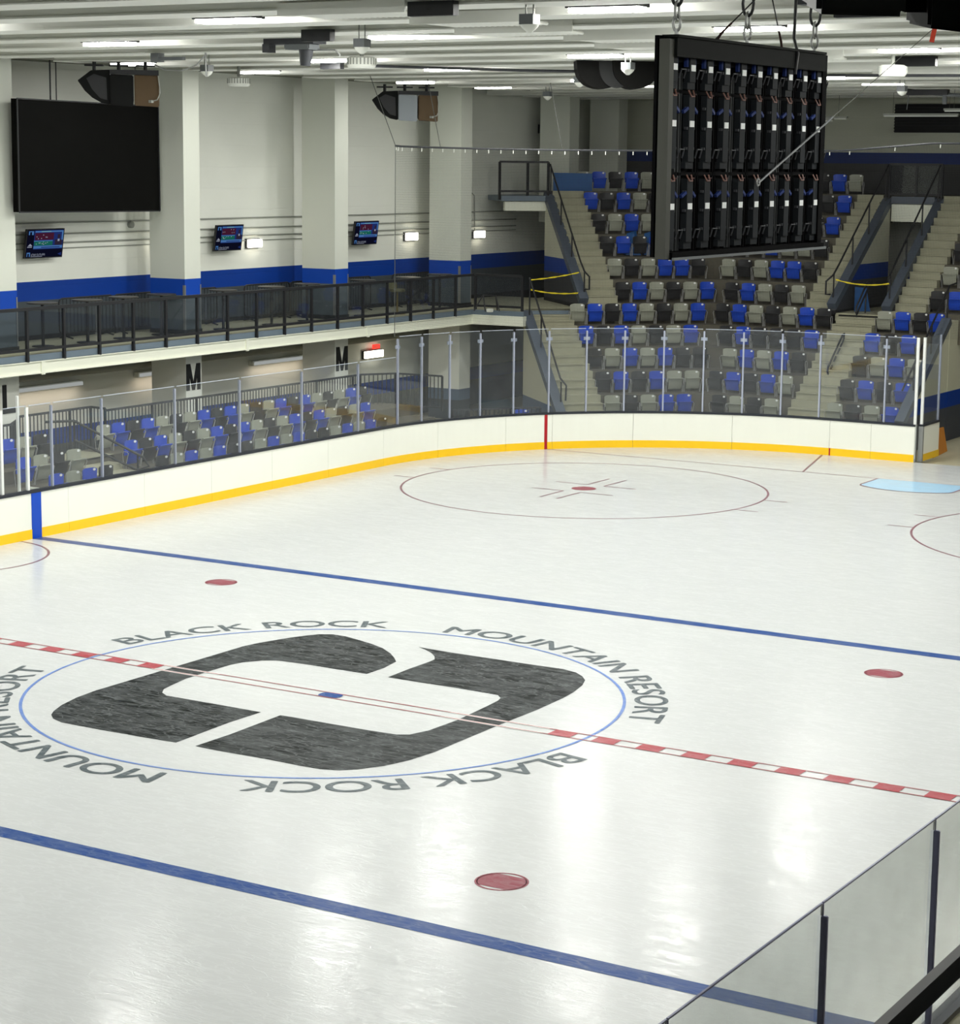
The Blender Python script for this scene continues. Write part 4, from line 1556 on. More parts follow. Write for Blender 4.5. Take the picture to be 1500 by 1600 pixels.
def place_seat(ck, loc, rz, label, group):
    label = CNAME[ck] + ' folding seat ' + label
    if ck not in PROTO:
        PROTO[ck] = seat_parts(ck)
        o = PROTO[ck]
        o.location = loc
        o.rotation_euler = (0, 0, rz)
        tag(o, label, 'stadium seat', group)
        return o
    return dup(PROTO[ck], loc, rz, label, group)


PITCH = 0.566
# corner section: (first tag position t, colours from the left)
LROWS = {3: (13.88, 'GKGBB'), 4: (13.85, 'KBKBGG'), 5: (13.83, 'KGBGBKK'), 6: (13.81, 'BKBGKGB'), 7: (13.77, 'GBKBGKGB'), 8: (15.50, 'KBGKGB'), 9: (15.49, 'GKGBBK'),
         10: (15.47, 'KBKBGK'), 11: (15.45, 'KGBGBK'), 12: (15.43, 'BKBGKB'), 13: (15.40, 'GBKBGK')}
for k, (t0, cs) in LROWS.items():
    for i, ck in enumerate(cs):
        tt = t0 - 0.155 + PITCH * i
        nn = 29.4 + .86 * (k - 3) + 0.0
        x, y = TN(tt, nn)
        place_seat(ck, (x, y, ZT[k]), math.radians(45), '%s from the left, %s row up in the corner section' % (ORD[i], ORD[k - 3]), 'seats in the corner section')
# middle section: (last tag x, colours from the left)
RROWS = {3: (-6.664, 'KGKG'), 4: (-6.613, 'KBKBG'), 5: (-6.577, 'GBGBK'), 6: (-6.536, 'KBKKKB'), 7: (-6.505, 'KBGKGBK'), 8: (-7.738, 'KBGKG'), 9: (-7.706, 'GKGBBK'),
         10: (-7.72, 'BKBGGK'), 11: (-7.70, 'GKBKB'), 12: (-7.68, 'BGBKB'), 13: (-7.70, 'KGBKBG')}
for k, (xe, cs) in RROWS.items():
    if k == 13:
        xe = -7.65
    for i, ck in enumerate(cs):
        xx = xe - 0.155 - 0.568 * (len(cs) - 1 - i)
        place_seat(ck, (xx, 32.5 + .86 * (k - 3), ZT[k]), 0, '%s from the right, %s row up in the middle section' % (ORD[len(cs) - 1 - i], ORD[k - 3]), 'seats in the middle section')
# right of the central stairs
TROWS = {3: (-4.68, 'GKGB'), 4: (-4.65, 'KBKB'), 5: (-4.62, 'KGBG'), 6: (-4.585, 'BKB'), 7: (-4.545, 'GBKB')}
for k, (xs, cs) in TROWS.items():
    for i, ck in enumerate(cs):
        xx = xs - 0.155 + 0.57 * i
        if xx + 0.27 > -2.8:
            xx = -3.07
        place_seat(ck, (xx, 32.5 + .86 * (k - 3), ZT[k]), 0, '%s from the left, %s row up right of the central stairs' % (ORD[i], ORD[k - 3]), 'seats right of the central stairs')
for k, xs, cs in ((8, -3.2, 'KB'), (9, -3.14, 'GK'), (10, -3.1, 'K')):
    for i, ck in enumerate(cs):
        place_seat(ck, (xs - 0.155 + 0.57 * i, 32.5 + .86 * (k - 3), ZT[k]), 0, '%s from the left, %s row of the section at the right edge' % (ORD[i], ORD[k - 8]), 'seats at the right edge')
x, y = TN(10.95, 29.5)
place_seat('B', (x, y, 0.16), math.radians(45), 'alone behind the boards left of the corner stairs', None)
b = MB()
b.prism([TN(10.4, 29.2), TN(11.5, 29.2), TN(11.5, 30.0), TN(10.4, 30.0)], -0.07, 0.16)
b.build('tier', M['concdark'], gs)

# left stand behind the side glass
sg = thing('floor_side_stand', 'low stepped concrete stand behind the side glass', 'grandstand', (-14.5, 14, 0))
sg['kind'] = 'structure'
SX = {'A': (-15.3, 1.14, -14.83, -15.92), 'B': (-14.4, 0.85, -13.97, -14.83), 'C': (-13.6, 0.53, -13.25, -13.97)}
for r_, (xs, zt, xf, xb) in SX.items():
    b = MB()
    b.box(xb, xf, 4.5, 25.2, -0.07, zt)
    b.build('tier', M['concdark'], sg)
b = MB()
b.box(-14.83, -14.4, 11.05, 12.2, 0.84, 1.0)
b.box(-13.97, -13.5, 11.15, 12.2, 0.5, 0.69)
b.box(-14.83, -13.97, 11.05, 12.2, 0.8, 0.856)
b.box(-15.8, -14.83, 10.95, 12.4, 1.1, 1.146)
b.box(-13.97, -13.25, 11.2, 12.6, 0.5, 0.536)
b.build('step', M['concrete'], sg)
rows = {'A': (12.75, 'GBKBGKGBKBGKGBKBGKGBK', 'BGK', 10.591), 'B': (12.68, 'BKBGKGBKBGKGBKBGKGB', 'BGKG', 10.70), 'C': (12.85, 'KGBGBKKGBGBKKGBGBK', 'BGBK', 10.87)}
rn = {'A': 'back', 'B': 'middle', 'C': 'front'}
for r_, (y0, cs, cl_, ye) in rows.items():
    xs, zt = SX[r_][0], SX[r_][1]
    for i, ck in enumerate(cs):
        place_seat(ck, (xs, y0 - 0.155 + 0.545 * i, zt), math.radians(90), '%s from the left, %s row behind the side glass' % (ORD[i], rn[r_]), 'seats behind the side glass')
    for i, ck in enumerate(cl_):
        place_seat(ck, (xs, ye - 0.155 - 0.55 * (len(cl_) - 1 - i), zt), math.radians(90), '%s from the left, %s row left of the side stand steps' % (ORD[i], rn[r_]), 'seats left of the side stand steps')


# ------------------------------------------------------------------ picket fences
def fence(pts, zb, zt, label, step=0.125):
    t = thing('picket_fence', label, 'fence', (pts[0][0], pts[0][1], zb), 'picket fences')
    P = [Vector((p[0], p[1], 0)) for p in pts]
    b = MB()
    for i in range(len(P) - 1):
        b.bar(P[i] + Vector((0, 0, zt)), P[i + 1] + Vector((0, 0, zt)), 0.045, 0.05)
        b.bar(P[i] + Vector((0, 0, zb + 0.1)), P[i + 1] + Vector((0, 0, zb + 0.1)), 0.04, 0.04)
    b.build('rail', M['darkgrey'], t)
    b = MB()
    pc = MB()
    for i in range(len(P) - 1):
        d = P[i + 1] - P[i]
        n = max(2, int(d.length / step))
        for k in range(n + 1):
            c = P[i] + d * k / n
            if k % 14 == 0 or (i == len(P) - 2 and k == n):
                b = MB()
                b.bar(c + Vector((0, 0, zb)), c + Vector((0, 0, zt)), 0.05, 0.05)
                b.build('post', M['darkgrey'], t)
            else:
                pc.bar(c + Vector((0, 0, zb + 0.1)), c + Vector((0, 0, zt)), 0.02, 0.02)
    pc.build('picket_infill', M['darkgrey'], t)
    return t


fence([(-16.0, 13.45), (-16.0, 24.4), (-15.4, 25.3), (-13.9, 25.45)], 1.0, 2.0, 'dark picket fence behind the seats of the side stand')
fence([(-16.5, 11.0), (-16.5, 13.5), (-16.0, 13.45)], 0.3, 2.05, 'tall dark picket fence at the back of the side stand steps')
fence([(-16.0, 4.5), (-16.0, 10.2), (-16.5, 10.95)], 1.0, 1.98, 'dark picket fence behind the leftmost side seats')
fence([(-14.0, 26.2), (-12.9, 27.6), (-12.3, 28.3)], -0.07, 0.95, 'low dark picket fence behind the corner glass')
for i, (ya, yb) in enumerate(((11.0, 11.85),)):
    t = stair_rail([(-15.6, ya - 0.1, 2.0), (-15.2, ya + 0.45, 2.0), (-13.9, yb + 0.5, 1.15), (-13.75, yb + 0.52, 0.95), (-14.0, yb + 0.4, 0.85), (-15.2, ya + 0.45, 1.55)],
                   [((-15.2, ya + 0.45, 1.14), (-15.2, ya + 0.45, 2.0)), ((-14.0, yb + 0.42, 0.53), (-14.0, yb + 0.42, 1.2))], 'dark handrail beside the side stand steps')

# ------------------------------------------------------------------ mezzanine furniture
def bar_table(x, y, label):
    t = thing('bar_table', label, 'bar table', (x, y, ZD), 'round bar tables along the mezzanine')
    b = MB()
    b.disc((x, y, 4.54), 0.38, 0.03, 28)
    b.build('tabletop', M['tabletop'], t)
    b = MB()
    b.tube([(x, y, ZD + 0.02), (x, y, 4.54)], 0.04, 10)
    b.build('column', M['black'], t, smooth=True)
    b = MB()
    b.disc((x, y, ZD), 0.27, 0.025, 24)
    b.build('foot', M['black'], t)
    return t


TB = [(-17.5, 12.97), (-17.42, 14.49), (-17.5, 15.95), (-17.5, 17.45), (-17.35, 19.85), (-17.3, 21.95), (-17.35, 23.7), (-17.25, 26.37), (-17.05, 28.5), (-17.25, 30.6)]
for i, (x, y) in enumerate(TB):
    bar_table(x, y, 'round dark bar table on the mezzanine, %s from the left' % ORD[i])


def barrier(y0, y1, label):
    X = -18.62
    t = thing('crowd_barrier', label, 'barrier', (X, y0, ZD), 'black crowd barriers by the left wall')
    b = MB()
    r_ = 0.1
    z0, z1 = ZD + 0.14, ZD + 1.02
    fr = [(X, y0 + r_, z1), (X, y1 - r_, z1), (X, y1 - r_ * 0.3, z1 - r_ * 0.3), (X, y1, z1 - r_), (X, y1, z0 + r_), (X, y1 - r_ * 0.3, z0 + r_ * 0.3), (X, y1 - r_, z0), (X, y0 + r_, z0), (X, y0 + r_ * 0.3, z0 + r_ * 0.3),
          (X, y0, z0 + r_), (X, y0, z1 - r_), (X, y0 + r_ * 0.3, z1 - r_ * 0.3)]
    b.tube(fr, 0.022, 8, closed=True)
    b.build('frame', M['black'], t, smooth=True)
    b = MB()
    n = int((y1 - y0) / 0.13)
    for k in range(1, n):
        yy = y0 + (y1 - y0) * k / n
        b.tube([(X, yy, z0), (X, yy, z1)], 0.009, 6)
    b.build('bar_infill', M['black'], t)
    for yy in (y0 + 0.25, y1 - 0.25):
        b = MB()
        b.tube([(X - 0.22, yy, ZD + 0.015), (X, yy, ZD + 0.06), (X + 0.22, yy, ZD + 0.015)], 0.02, 6)
        b.tube([(X, yy, ZD + 0.05), (X, yy, z0)], 0.02, 6)
        b.build('foot', M['black'], t)
    return t


for i, (a, c) in enumerate(((14.8, 16.85), (16.9, 18.95), (19.0, 21.2), (22.45, 24.6), (24.65, 25.85), (26.4, 28.8), (30.0, 32.2))):
    barrier(a, c, 'black crowd barrier along the mezzanine wall, %s from the left' % ORD[i])
# stool and a folded frame
t = thing('bar_stool', 'padded olive bar stool behind the mezzanine railing', 'stool', (-16.95, 27.75, ZD))
b = MB()
b.disc((-16.95, 27.75, 4.16), 0.24, 0.09, 20)
b.build('seat', M['olive'], t, bevel=0.02)
b = MB()
b.tube([(-16.95, 27.75, ZD + 0.02), (-16.95, 27.75, 4.16)], 0.03, 8)
b.build('column', M['gold'], t, smooth=True)
b = MB()
b.disc((-16.95, 27.75, ZD), 0.25, 0.03, 20)
b.build('foot', M['gold'], t)
b = MB()
b.box(-17.17, -17.13, 27.55, 28.0, 4.2, 4.42)
b.build('backrest', M['olive'], t)
t = thing('folding_frame', 'black folding equipment frame left on the mezzanine corner', 'frame', (-15.3, 30.35, ZD))
b = MB()
for q in ([(-15.75, 30.2, ZD + 0.02), (-15.55, 30.4, ZD + 0.5), (-15.15, 30.5, ZD + 0.48), (-15.0, 30.45, ZD + 0.02)], [(-15.55, 30.4, ZD + 0.5), (-15.35, 30.2, ZD + 0.02)], [(-15.15, 30.5, ZD + 0.48), (-15.25, 30.75, ZD + 0.02)]):
    b.tube(q, 0.022, 6)
b.build('legs', M['black'], t)
b = MB()
b.box(-15.28, -15.12, 30.15, 30.3, ZD, ZD + 0.1)
tag(b.build('paper_cup', M['white'], bevel=0.01), 'small white carton on the mezzanine floor at the corner', 'carton')

# caution tape
def ribbon(a, c, sag, label, w=0.05, n=14):
    b = MB()
    a, c = Vector(a), Vector(c)
    pts = []
    for k in range(n + 1):
        f_ = k / n
        p = a.lerp(c, f_) - Vector((0, 0, sag * 4 * f_ * (1 - f_)))
        pts.append(p)
    d = (c - a).normalized()
    s = Vector((-d.y, d.x, 0)).normalized()
    for k in range(n):
        w0 = 0.5 * w * (0.75 + 0.25 * math.cos(k * 1.9))
        w1 = 0.5 * w * (0.75 + 0.25 * math.cos((k + 1) * 1.9))
        p, q = pts[k], pts[k + 1]
        b.add([p - Vector((0, 0, w0)), q - Vector((0, 0, w1)), q + Vector((0, 0, w1)), p + Vector((0, 0, w0)),
               p - Vector((0, 0, w0)) + s * 0.004, q - Vector((0, 0, w1)) + s * 0.004, q + Vector((0, 0, w1)) + s * 0.004, p + Vector((0, 0, w0)) + s * 0.004],
              [(0, 1, 2, 3), (7, 6, 5, 4), (0, 4, 5, 1), (3, 2, 6, 7)])
    return tag(b.build('caution_tape', M['tape']), label, 'tape', 'yellow caution tapes')


ribbon(TN(12.1, 33.0, 4.42), TN(13.84, 33.5, 4.62), 0.03, 'upper yellow caution tape across the corner passage')
ribbon(TN(12.15, 33.0, 4.12), TN(13.82, 33.45, 3.98), 0.06, 'lower sagging yellow caution tape across the corner passage')
ribbon((-6.5, 36.4, 4.55), (-4.75, 36.45, 4.5), 0.1, 'yellow caution tape across the far vomitory')
# blue boards and tarps
b = MB()
b.slab([(-6.22, 37.3, 3.54), (-5.77, 37.5, 3.54), (-6.02, 37.75, 4.25), (-6.32, 37.55, 4.28)], 0.03)
tag(b.build('blue_board', M['tarp']), 'blue board leaning inside the far vomitory', 'board')
b = MB()
q = [TN(14.2, 37.9), TN(15.5, 37.75)]
b.slab([(q[0][0], q[0][1], 7.08), (q[1][0], q[1][1], 7.08), (q[1][0], q[1][1], 7.66), (q[0][0], q[0][1], 7.68)], 0.03)
tag(b.build('blue_board', M['tarp']), 'blue board standing at the top of the corner stairs', 'board')
for i, (tt, w) in enumerate(((16.25, 0.5), (16.85, 0.45), (17.4, 0.5))):
    b = MB()
    nn = 36.0
    zz = ZT[10]
    pts = []
    for (du, dn, dz) in ((-w / 2, -0.05, 0.03), (w / 2, -0.1, 0.02), (w / 2, 0.2, 0.03), (-w / 2, 0.2, 0.03), (0.02, 0.0, 0.6), (0.14, 0.12, 0.66), (-0.16, 0.16, 0.58)):
        x, y = TN(tt + du, nn - 0.45 + dn)
        pts.append((x, y, zz + dz * 1.25))
    b.add(pts, [(0, 1, 4), (1, 5, 4), (1, 2, 5), (2, 3, 6, 5), (3, 0, 6), (0, 4, 6), (4, 5, 6), (0, 3, 2, 1)])
    tag(b.build('blue_tarp', M['tarp']), 'crumpled blue tarp between the upper corner seat rows, %s from the left' % ORD[i], 'tarp', 'blue tarps among the upper corner seats')

# end wall fittings
b = MB()
b.box(-7.62, -2.5, YF - 0.08, YF, 9.12, 10.06)
for k in range(9):
    b.box(-7.62, -2.5, YF - 0.14, YF - 0.06, 9.15 + 0.1 * k, 9.18 + 0.1 * k)
tag(b.build('wall_louver', M['louver']), 'wide black louvred vent high on the far wall', 'vent')
for i, (x0, x1, y, z, lab) in enumerate(((-5.77, -3.38, 38, 9.56, 'long tube light hanging in front of the black vent'), (-3.15, -0.9, 36, 9.66, 'tube light hanging at the right edge near the vent'), (-8.6, -7.35, 39, 9.5, 'upper of two short tube lights right of the hanging video wall'), (-8.7, -7.5, 38.2, 9.42, 'lower of two short tube lights right of the hanging video wall'))):
    t = thing('hanging_tube_light', lab, 'light', (x0, y, z), 'hanging tube lights')
    b = MB()
    b.box(x0, x1, y - 0.06, y + 0.06, z - 0.01, z + 0.05)
    b.build('housing', M['conduit'], t)
    b = MB()
    b.box(x0 + 0.03, x1 - 0.03, y - 0.05, y + 0.05, z - 0.045, z - 0.01)
    b.build('tube', M['fluo'], t)
    for xx in (x0 + 0.3, x1 - 0.3):
        b = MB()
        b.tube([(xx, y, z + 0.05), (xx, y, ZR)], 0.006, 4)
        b.build('hanging_wire', M['wire'], t)
b = MB()
b.tube([(-16.45, 43.9, 10.1), (-16.45, 43.9, 9.2)], 0.012, 5)
b.tube([(-16.52, 43.9, 9.12), (-16.52, 43.99, 9.12)], 0.09, 12)
tag(b.build('wall_bell', M['black']), 'small round black bell on the far corner wall', 'bell')
t = thing('television', 'dark television seen edge-on beside the top corner column', 'television', (-18.9, 39.8, 8.7))
b = MB()
b.box(-18.6, -18.5, 39.25, 40.4, 8.72, 9.5)
b.build('casing', M['black'], t)
b = MB()
b.box(-19.0, -18.6, 39.7, 40.0, 9.0, 9.3)
b.build('bracket', M['black'], t)

# ------------------------------------------------------------------ hanging video wall seen from behind
LX, LY0, LY1, LZ0, LZ1 = 7.6, -4.12, 0.53, 7.02, 9.50
t = thing('hanging_screen', 'black hanging video wall seen from behind with rows of modules', 'video wall', (LX, -1.8, LZ0))
b = MB()
b.box(LX - 0.16, LX - 0.1, LY0, LY1, LZ0, LZ1)
b.build('back_plate', M['ledblack'], t)
b = MB()
b.box(LX - 0.12, LX + 0.02, LY0, LY0 + 0.13, LZ0 - 0.02, LZ1 - 0.04)
b.box(LX + 0.02, LX + 0.03, LY0, LY0 + 0.07, LZ0 - 0.02, LZ1 - 0.05)
b.build('side_frame', M['ledside'], t)
b = MB()
b.box(LX - 0.16, LX + 0.02, LY1 - 0.14, LY1, LZ0, LZ1 - 0.02)
b.build('side_frame', M['ledblack'], t)
b = MB()
b.box(LX - 0.1, LX + 0.06, LY0 + 0.13, LY1 - 0.14, LZ1 - 0.23, LZ1 - 0.02)
b.box(LX - 0.12, LX + 0.09, LY0 + 0.1, LY1 - 0.2, LZ1 - 0.02, LZ1 + 0.01)
b.build('header', M['ledheader'], t)
b = MB()
b.box(LX - 0.16, LX + 0.06, LY0 + 0.13, LY1, LZ0 - 0.03, LZ0 + 0.05)
b.build('bottom_rail', M['ledblack'], t)
b = MB()
b.bar((LX + 0.08, LY0 + 0.1, LZ0 - 0.02), (LX + 0.08, LY1, LZ0 - 0.02), 0.025, 0.03)
b.build('edge_strip', M['midgrey'], t)
for k in range(3):
    b = MB()
    zz = (LZ1 - 0.26, 8.89, 7.96)[k]
    b.box(LX - 0.1, LX - 0.06, LY0 + 0.13, LY1 - 0.14, zz - 0.02, zz + 0.02)
    b.build('cross_rail', M['ledblack'], t)
rowsz = [(8.92, 9.27, 9.16), (8.02, 8.86, 8.53), (7.1, 7.9, 7.59)]
for ri, (z0, z1, zs) in enumerate(rowsz):
    for ci in range(10):
        yc = -3.917 + 0.4713 * ci
        b = MB()
        b.box(LX - 0.08, LX, yc - 0.075, yc + 0.075, z0 + 0.08, z1)
        b.box(LX - 0.08, LX - 0.02, yc - 0.1, yc + 0.1, z0, z0 + 0.08)
        m_ = b.build('power_module', M['leddot'], t)
        b = MB()
        b.box(LX, LX + 0.008, yc - 0.055, yc + 0.055, zs - 0.035, zs + 0.035)
        b.build('sticker', M['sticker'], m_)
        for s_ in (-1, 1):
            b = MB()
            if ri == 0:
                b.box(LX - 0.06, LX - 0.02, yc + s_ * 0.1 - 0.022, yc + s_ * 0.1 + 0.022, z1 - 0.1, z1 + 0.01)
            elif s_ > 0 or ci % 2 == 1 or ci == 3:
                b.bar((LX - 0.02, yc + s_ * 0.08, z1 - 0.15), (LX - 0.03, yc + s_ * 0.18, z1 - 0.2), 0.035)
            if b.v:
                b.build('blue_connector', M['bluewire'], m_)
        b = MB()
        if ri > 0:
            b.tube([(LX - 0.02, yc - 0.06, z1 + 0.05), (LX + 0.01, yc - 0.04, z1 - 0.02), (LX + 0.01, yc + 0.04, z1 - 0.02), (LX - 0.02, yc + 0.06, z1 + 0.05)], 0.009, 5)
            b.build('hook', M['hook'], m_)
            b = MB()
            b.box(LX - 0.09, LX - 0.05, yc + 0.12, yc + 0.22, z1 - 0.0, z1 + 0.02)
            b.build('red_lead', M['redwire'], m_)
            b = MB()
        b.tube([(LX - 0.03, yc + 0.17, z0 + 0.12), (LX + 0.0, yc + 0.17, z0 + 0.22), (LX + 0.0, yc + 0.29, z0 + 0.22), (LX - 0.03, yc + 0.29, z0 + 0.12)], 0.01, 5)
        b.build('cable', M['darkgrey'], m_)
        for s_ in (-1, 1):
            b = MB()
            for q in range(3 if ri else 1):
                zz = z0 + 0.1 + (z1 - z0 - 0.15) * (q + 0.5) / (3 if ri else 1)
                b.box(LX - 0.05, LX - 0.01, yc + s_ * 0.088 - 0.012, yc + s_ * 0.088 + 0.014, zz, zz + 0.03)
            b.build('latch', M['darkgrey'], m_)
for ci in range(9):
    b = MB()
    yc = -3.917 + 0.4713 * ci + 0.237
    for (dy, w) in ((-0.06, 0.025), (0.02, 0.03), (0.08, 0.02)):
        b.box(LX - 0.1, LX - 0.06, yc + dy - w / 2, yc + dy + w / 2, LZ0 + 0.06, LZ1 - 0.4)
    b.build('cable_rack', M['ledframe'] if ci % 3 == 0 else M['ledblack'], t)
# rigging: beam clamps, shackles, turnbuckles
for i, yy in enumerate((-3.9, -1.97, 0.12)):
    h = thing('hanging_shackle', 'beam clamp with black shackle holding the video wall, %s from the left' % ORD[i], 'shackle', (LX, yy, LZ1), 'shackles holding the video wall')
    ty = min(JY, key=lambda j: abs(j - yy))
    b = MB()
    b.box(LX - 0.22, LX + 0.12, yy - 0.12, yy + 0.12, 10.1, 10.26)
    b.box(LX + 0.12, LX + 0.42, yy - 0.03, yy + 0.03, 10.1, 10.12)
    b.build('clamp', M['darkgrey'], h)
    b = MB()
    lk = [(LX + 0.07 * math.cos(a), yy, 9.98 + 0.15 * math.sin(a)) for a in [2 * math.pi * k / 14 for k in range(14)]]
    b.tube(lk, 0.018, 6, closed=True)
    b.build('shackle', M['black'], h, smooth=True)
    b = MB()
    lk = [(LX, yy + 0.05 * math.cos(a), 9.78 + 0.1 * math.sin(a)) for a in [2 * math.pi * k / 12 for k in range(12)]]
    b.tube(lk, 0.016, 6, closed=True)
    lk = [(LX + 0.045 * math.cos(a), yy, 9.64 + 0.09 * math.sin(a)) for a in [2 * math.pi * k / 12 for k in range(12)]]
    b.tube(lk, 0.016, 6, closed=True)
    b.tube([(LX, yy, 9.58), (LX, yy, 9.48)], 0.022, 6)
    b.build('chain', M['galv'], h, smooth=True)
for i, (ya, yb, xb) in enumerate(((-2.9, -2.0, 7.9), (-0.9, -1.1, 7.5))):
    h = thing('hanging_cable', 'thin safety cable with turnbuckle on the video wall, %s from the left' % ORD[i], 'cable', (LX, ya, LZ1), 'safety cables on the video wall')
    b = MB()
    b.tube([(LX, ya, LZ1), (xb, yb, 10.2)], 0.009, 5)
    b.build('wire', M['black'], h)
    b = MB()
    pv = Vector((LX, ya, LZ1)).lerp(Vector((xb, yb, 10.2)), 0.12)
    pw = Vector((LX, ya, LZ1)).lerp(Vector((xb, yb, 10.2)), 0.3)
    b.tube([(LX, ya, LZ1 - 0.05), pv, pw], [0.012, 0.016, 0.012], 6)
    b.build('turnbuckle', M['redwire'], h)
b = MB()
b.tube([(LX + 0.06, -0.62, 9.2), (LX + 0.08, -0.6, 9.45), (LX, -0.55, 9.65), (LX + 0.1, -0.75, 10.3)], 0.02, 6)
tag(b.build('hanging_cable', M['black'], smooth=True), 'thick black feed cable dropping into the video wall header', 'cable')
# diagonal stay with red tag, from the video wall to the roof at the right
h = thing('hanging_cable', 'diagonal stay cable with a red tag right of the video wall', 'cable', (LX, -1.75, 7.87))
A_, B_ = Vector((LX + 0.02, -1.78, 7.86)), Vector((12.0, 3.0, 10.2))
A_, B_ = Vector((7.68, -1.70, 7.85)), Vector((7.55, 5.1, 10.2))
b = MB()
b.tube([A_, A_.lerp(B_, 0.36)], 0.014, 6)
b.build('rope', M['midgrey'], h)
b = MB()
b.tube([A_.lerp(B_, 0.36), B_], 0.006, 5)
b.build('wire', M['wire'], h)
b = MB()
rg = [(LX + 0.08, -1.70 + 0.04 * math.cos(a), 7.86 + 0.04 * math.sin(a)) for a in [2 * math.pi * k / 12 for k in range(12)]]
b.tube(rg, 0.012, 6, closed=True)
b.build('eyelet', M['galv'], h)
b = MB()
pv = A_.lerp(B_, 0.93)
b.bar(pv + Vector((0, 0, -0.18)), pv + Vector((0.03, 0.02, 0.02)), 0.07, 0.006, up=(0.3, -1, 0))
b.build('red_tag', M['red'], h)

# ------------------------------------------------------------------ loudspeakers
RV = Vector((0.78, 0.63, 0))
DV = Vector((-0.63, 0.78, 0))


def speaker_cluster(c, label, mats):
    """three splayed cabinets hung under a frame: wedge at the left, two flat-backed boxes"""
    c = Vector(c)
    t = thing('hanging_speaker', label, 'loudspeaker', c, 'hanging speaker clusters')

    def W(s, dd, z):
        return c + RV * s + DV * dd + Vector((0, 0, z))
    prof = [(-0.92, 0.55), (-0.62, 0.78), (-0.2, 0.80), (-0.2, 0.02), (-0.4, 0.06), (-0.6, 0.17), (-0.76, 0.32)]
    b = MB()
    n = len(prof)
    vs = [W(s, 0.0 + 0.1, z) for s, z in prof] + [W(s * 0.95, 0.6, z) for s, z in prof]
    b.add(vs, [tuple(range(n)), tuple(range(n, 2 * n))[::-1]] + [(i, n + i, n + (i + 1) % n, (i + 1) % n) for i in range(n)])
    b.build('left_cabinet', mats[0], t, bevel=0.01)
    b = MB()
    b.slab([W(-0.72, 0.09, 0.6), W(-0.55, 0.09, 0.7), W(-0.28, 0.09, 0.62), W(-0.26, 0.09, 0.12), W(-0.42, 0.09, 0.16), W(-0.6, 0.09, 0.36)], 0.02)
    b.build('side_panel', mats[3], t)
    for (s0, s1, d0, d1, m_, nm) in ((-0.2, 0.32, 0.02, 0.0, mats[1], 'middle_cabinet'), (0.35, 0.9, 0.02, 0.14, mats[2], 'right_cabinet')):
        b = MB()
        vs = [W(s0, d0, 0.0), W(s1, d1, -0.03), W(s1, d1, 0.68), W(s0, d0, 0.7), W(s0, 0.7, 0.15), W(s1, 0.75, 0.12), W(s1, 0.75, 0.7), W(s0, 0.7, 0.72)]
        b.add(vs, [(0, 1, 2, 3), (7, 6, 5, 4), (0, 4, 5, 1), (1, 5, 6, 2), (2, 6, 7, 3), (3, 7, 4, 0)])
        b.build(nm, m_, t, bevel=0.02)
    b = MB()
    b.slab([W(-0.2, 0.03, 0.7), W(0.9, 0.1, 0.68), W(0.9, 0.1, 0.8), W(-0.2, 0.03, 0.8)], 0.05)
    b.build('top_rail', M['black'], t)
    for s in (-0.55, 0.0, 0.6):
        b = MB()
        b.bar(W(s, 0.3, 0.72), W(s, 0.3, 0.98), 0.06, 0.06)
        b.bar(W(s - 0.22, 0.3, 0.9), W(s + 0.22, 0.3, 0.9), 0.04, 0.04)
        b.build('hanger', M['black'], t)
    b = MB()
    b.tube([W(0.72, 0.09, 0.1), W(0.86, 0.06, 0.14), W(0.93, 0.1, 0.3), W(0.88, 0.12, 0.72)], 0.014, 6)
    b.box(*(lambda q: (q.x - .04, q.x + .04, q.y - .04, q.y + .04, q.z - .03, q.z + .03))(W(0.72, 0.08, 0.1)))
    b.build('lead', M['conduit'], t)
    return t


speaker_cluster((-14.25, 12.1, 9.22), 'dark speaker cluster hung above the switched-off screen', (M['blackmatt'], M['blackmatt'], M['reflectbrown'], M['black']))
speaker_cluster((-14.2, 23.95, 9.12), 'speaker cluster with a painted silver reflection on one cabinet left of the net cable', (M['blackmatt'], M['silver'], M['reflectbrown'], M['black']))
# half-round cluster near the middle of the roof
t = thing('hanging_speaker', 'half-round black speaker cluster left of the video wall', 'loudspeaker', (-3.1, 15.1, 9.6), 'hanging speaker clusters')
c = Vector((-3.08, 15.15, 10.19))


def halfround(s0, s1, d0, d1, depth, name, m_, zc=0.0):
    b = MB()
    n = 14
    ring0, ring1 = [], []
    for k in range(n + 1):
        a = math.pi * k / n
        s = (s0 + s1) / 2 - (s1 - s0) / 2 * math.cos(a)
        z = -depth * math.sin(a) ** 0.75 + zc
        ring0.append(c + RV * s + DV * d0 + Vector((0, 0, z)))
        ring1.append(c + RV * (s * 0.96 + 0.02) + DV * d1 + Vector((0, 0, z)))
    m2 = n + 1
    b.add(ring0 + ring1, [tuple(range(m2)), tuple(range(m2, 2 * m2))[::-1]] + [(i, m2 + i, m2 + (i + 1) % m2, (i + 1) % m2) for i in range(m2)])
    return b.build(name, m_, t)


halfround(-0.88, 0.25, 0.1, 0.8, 0.58, 'left_cabinet', M['screenblack'])
halfround(-0.42, 0.36, 0.02, 0.1, 0.57, 'grey_band', M['blackmatt'])
halfround(-0.14, 0.88, -0.06, 0.6, 0.58, 'right_cabinet', M['screenblack'])
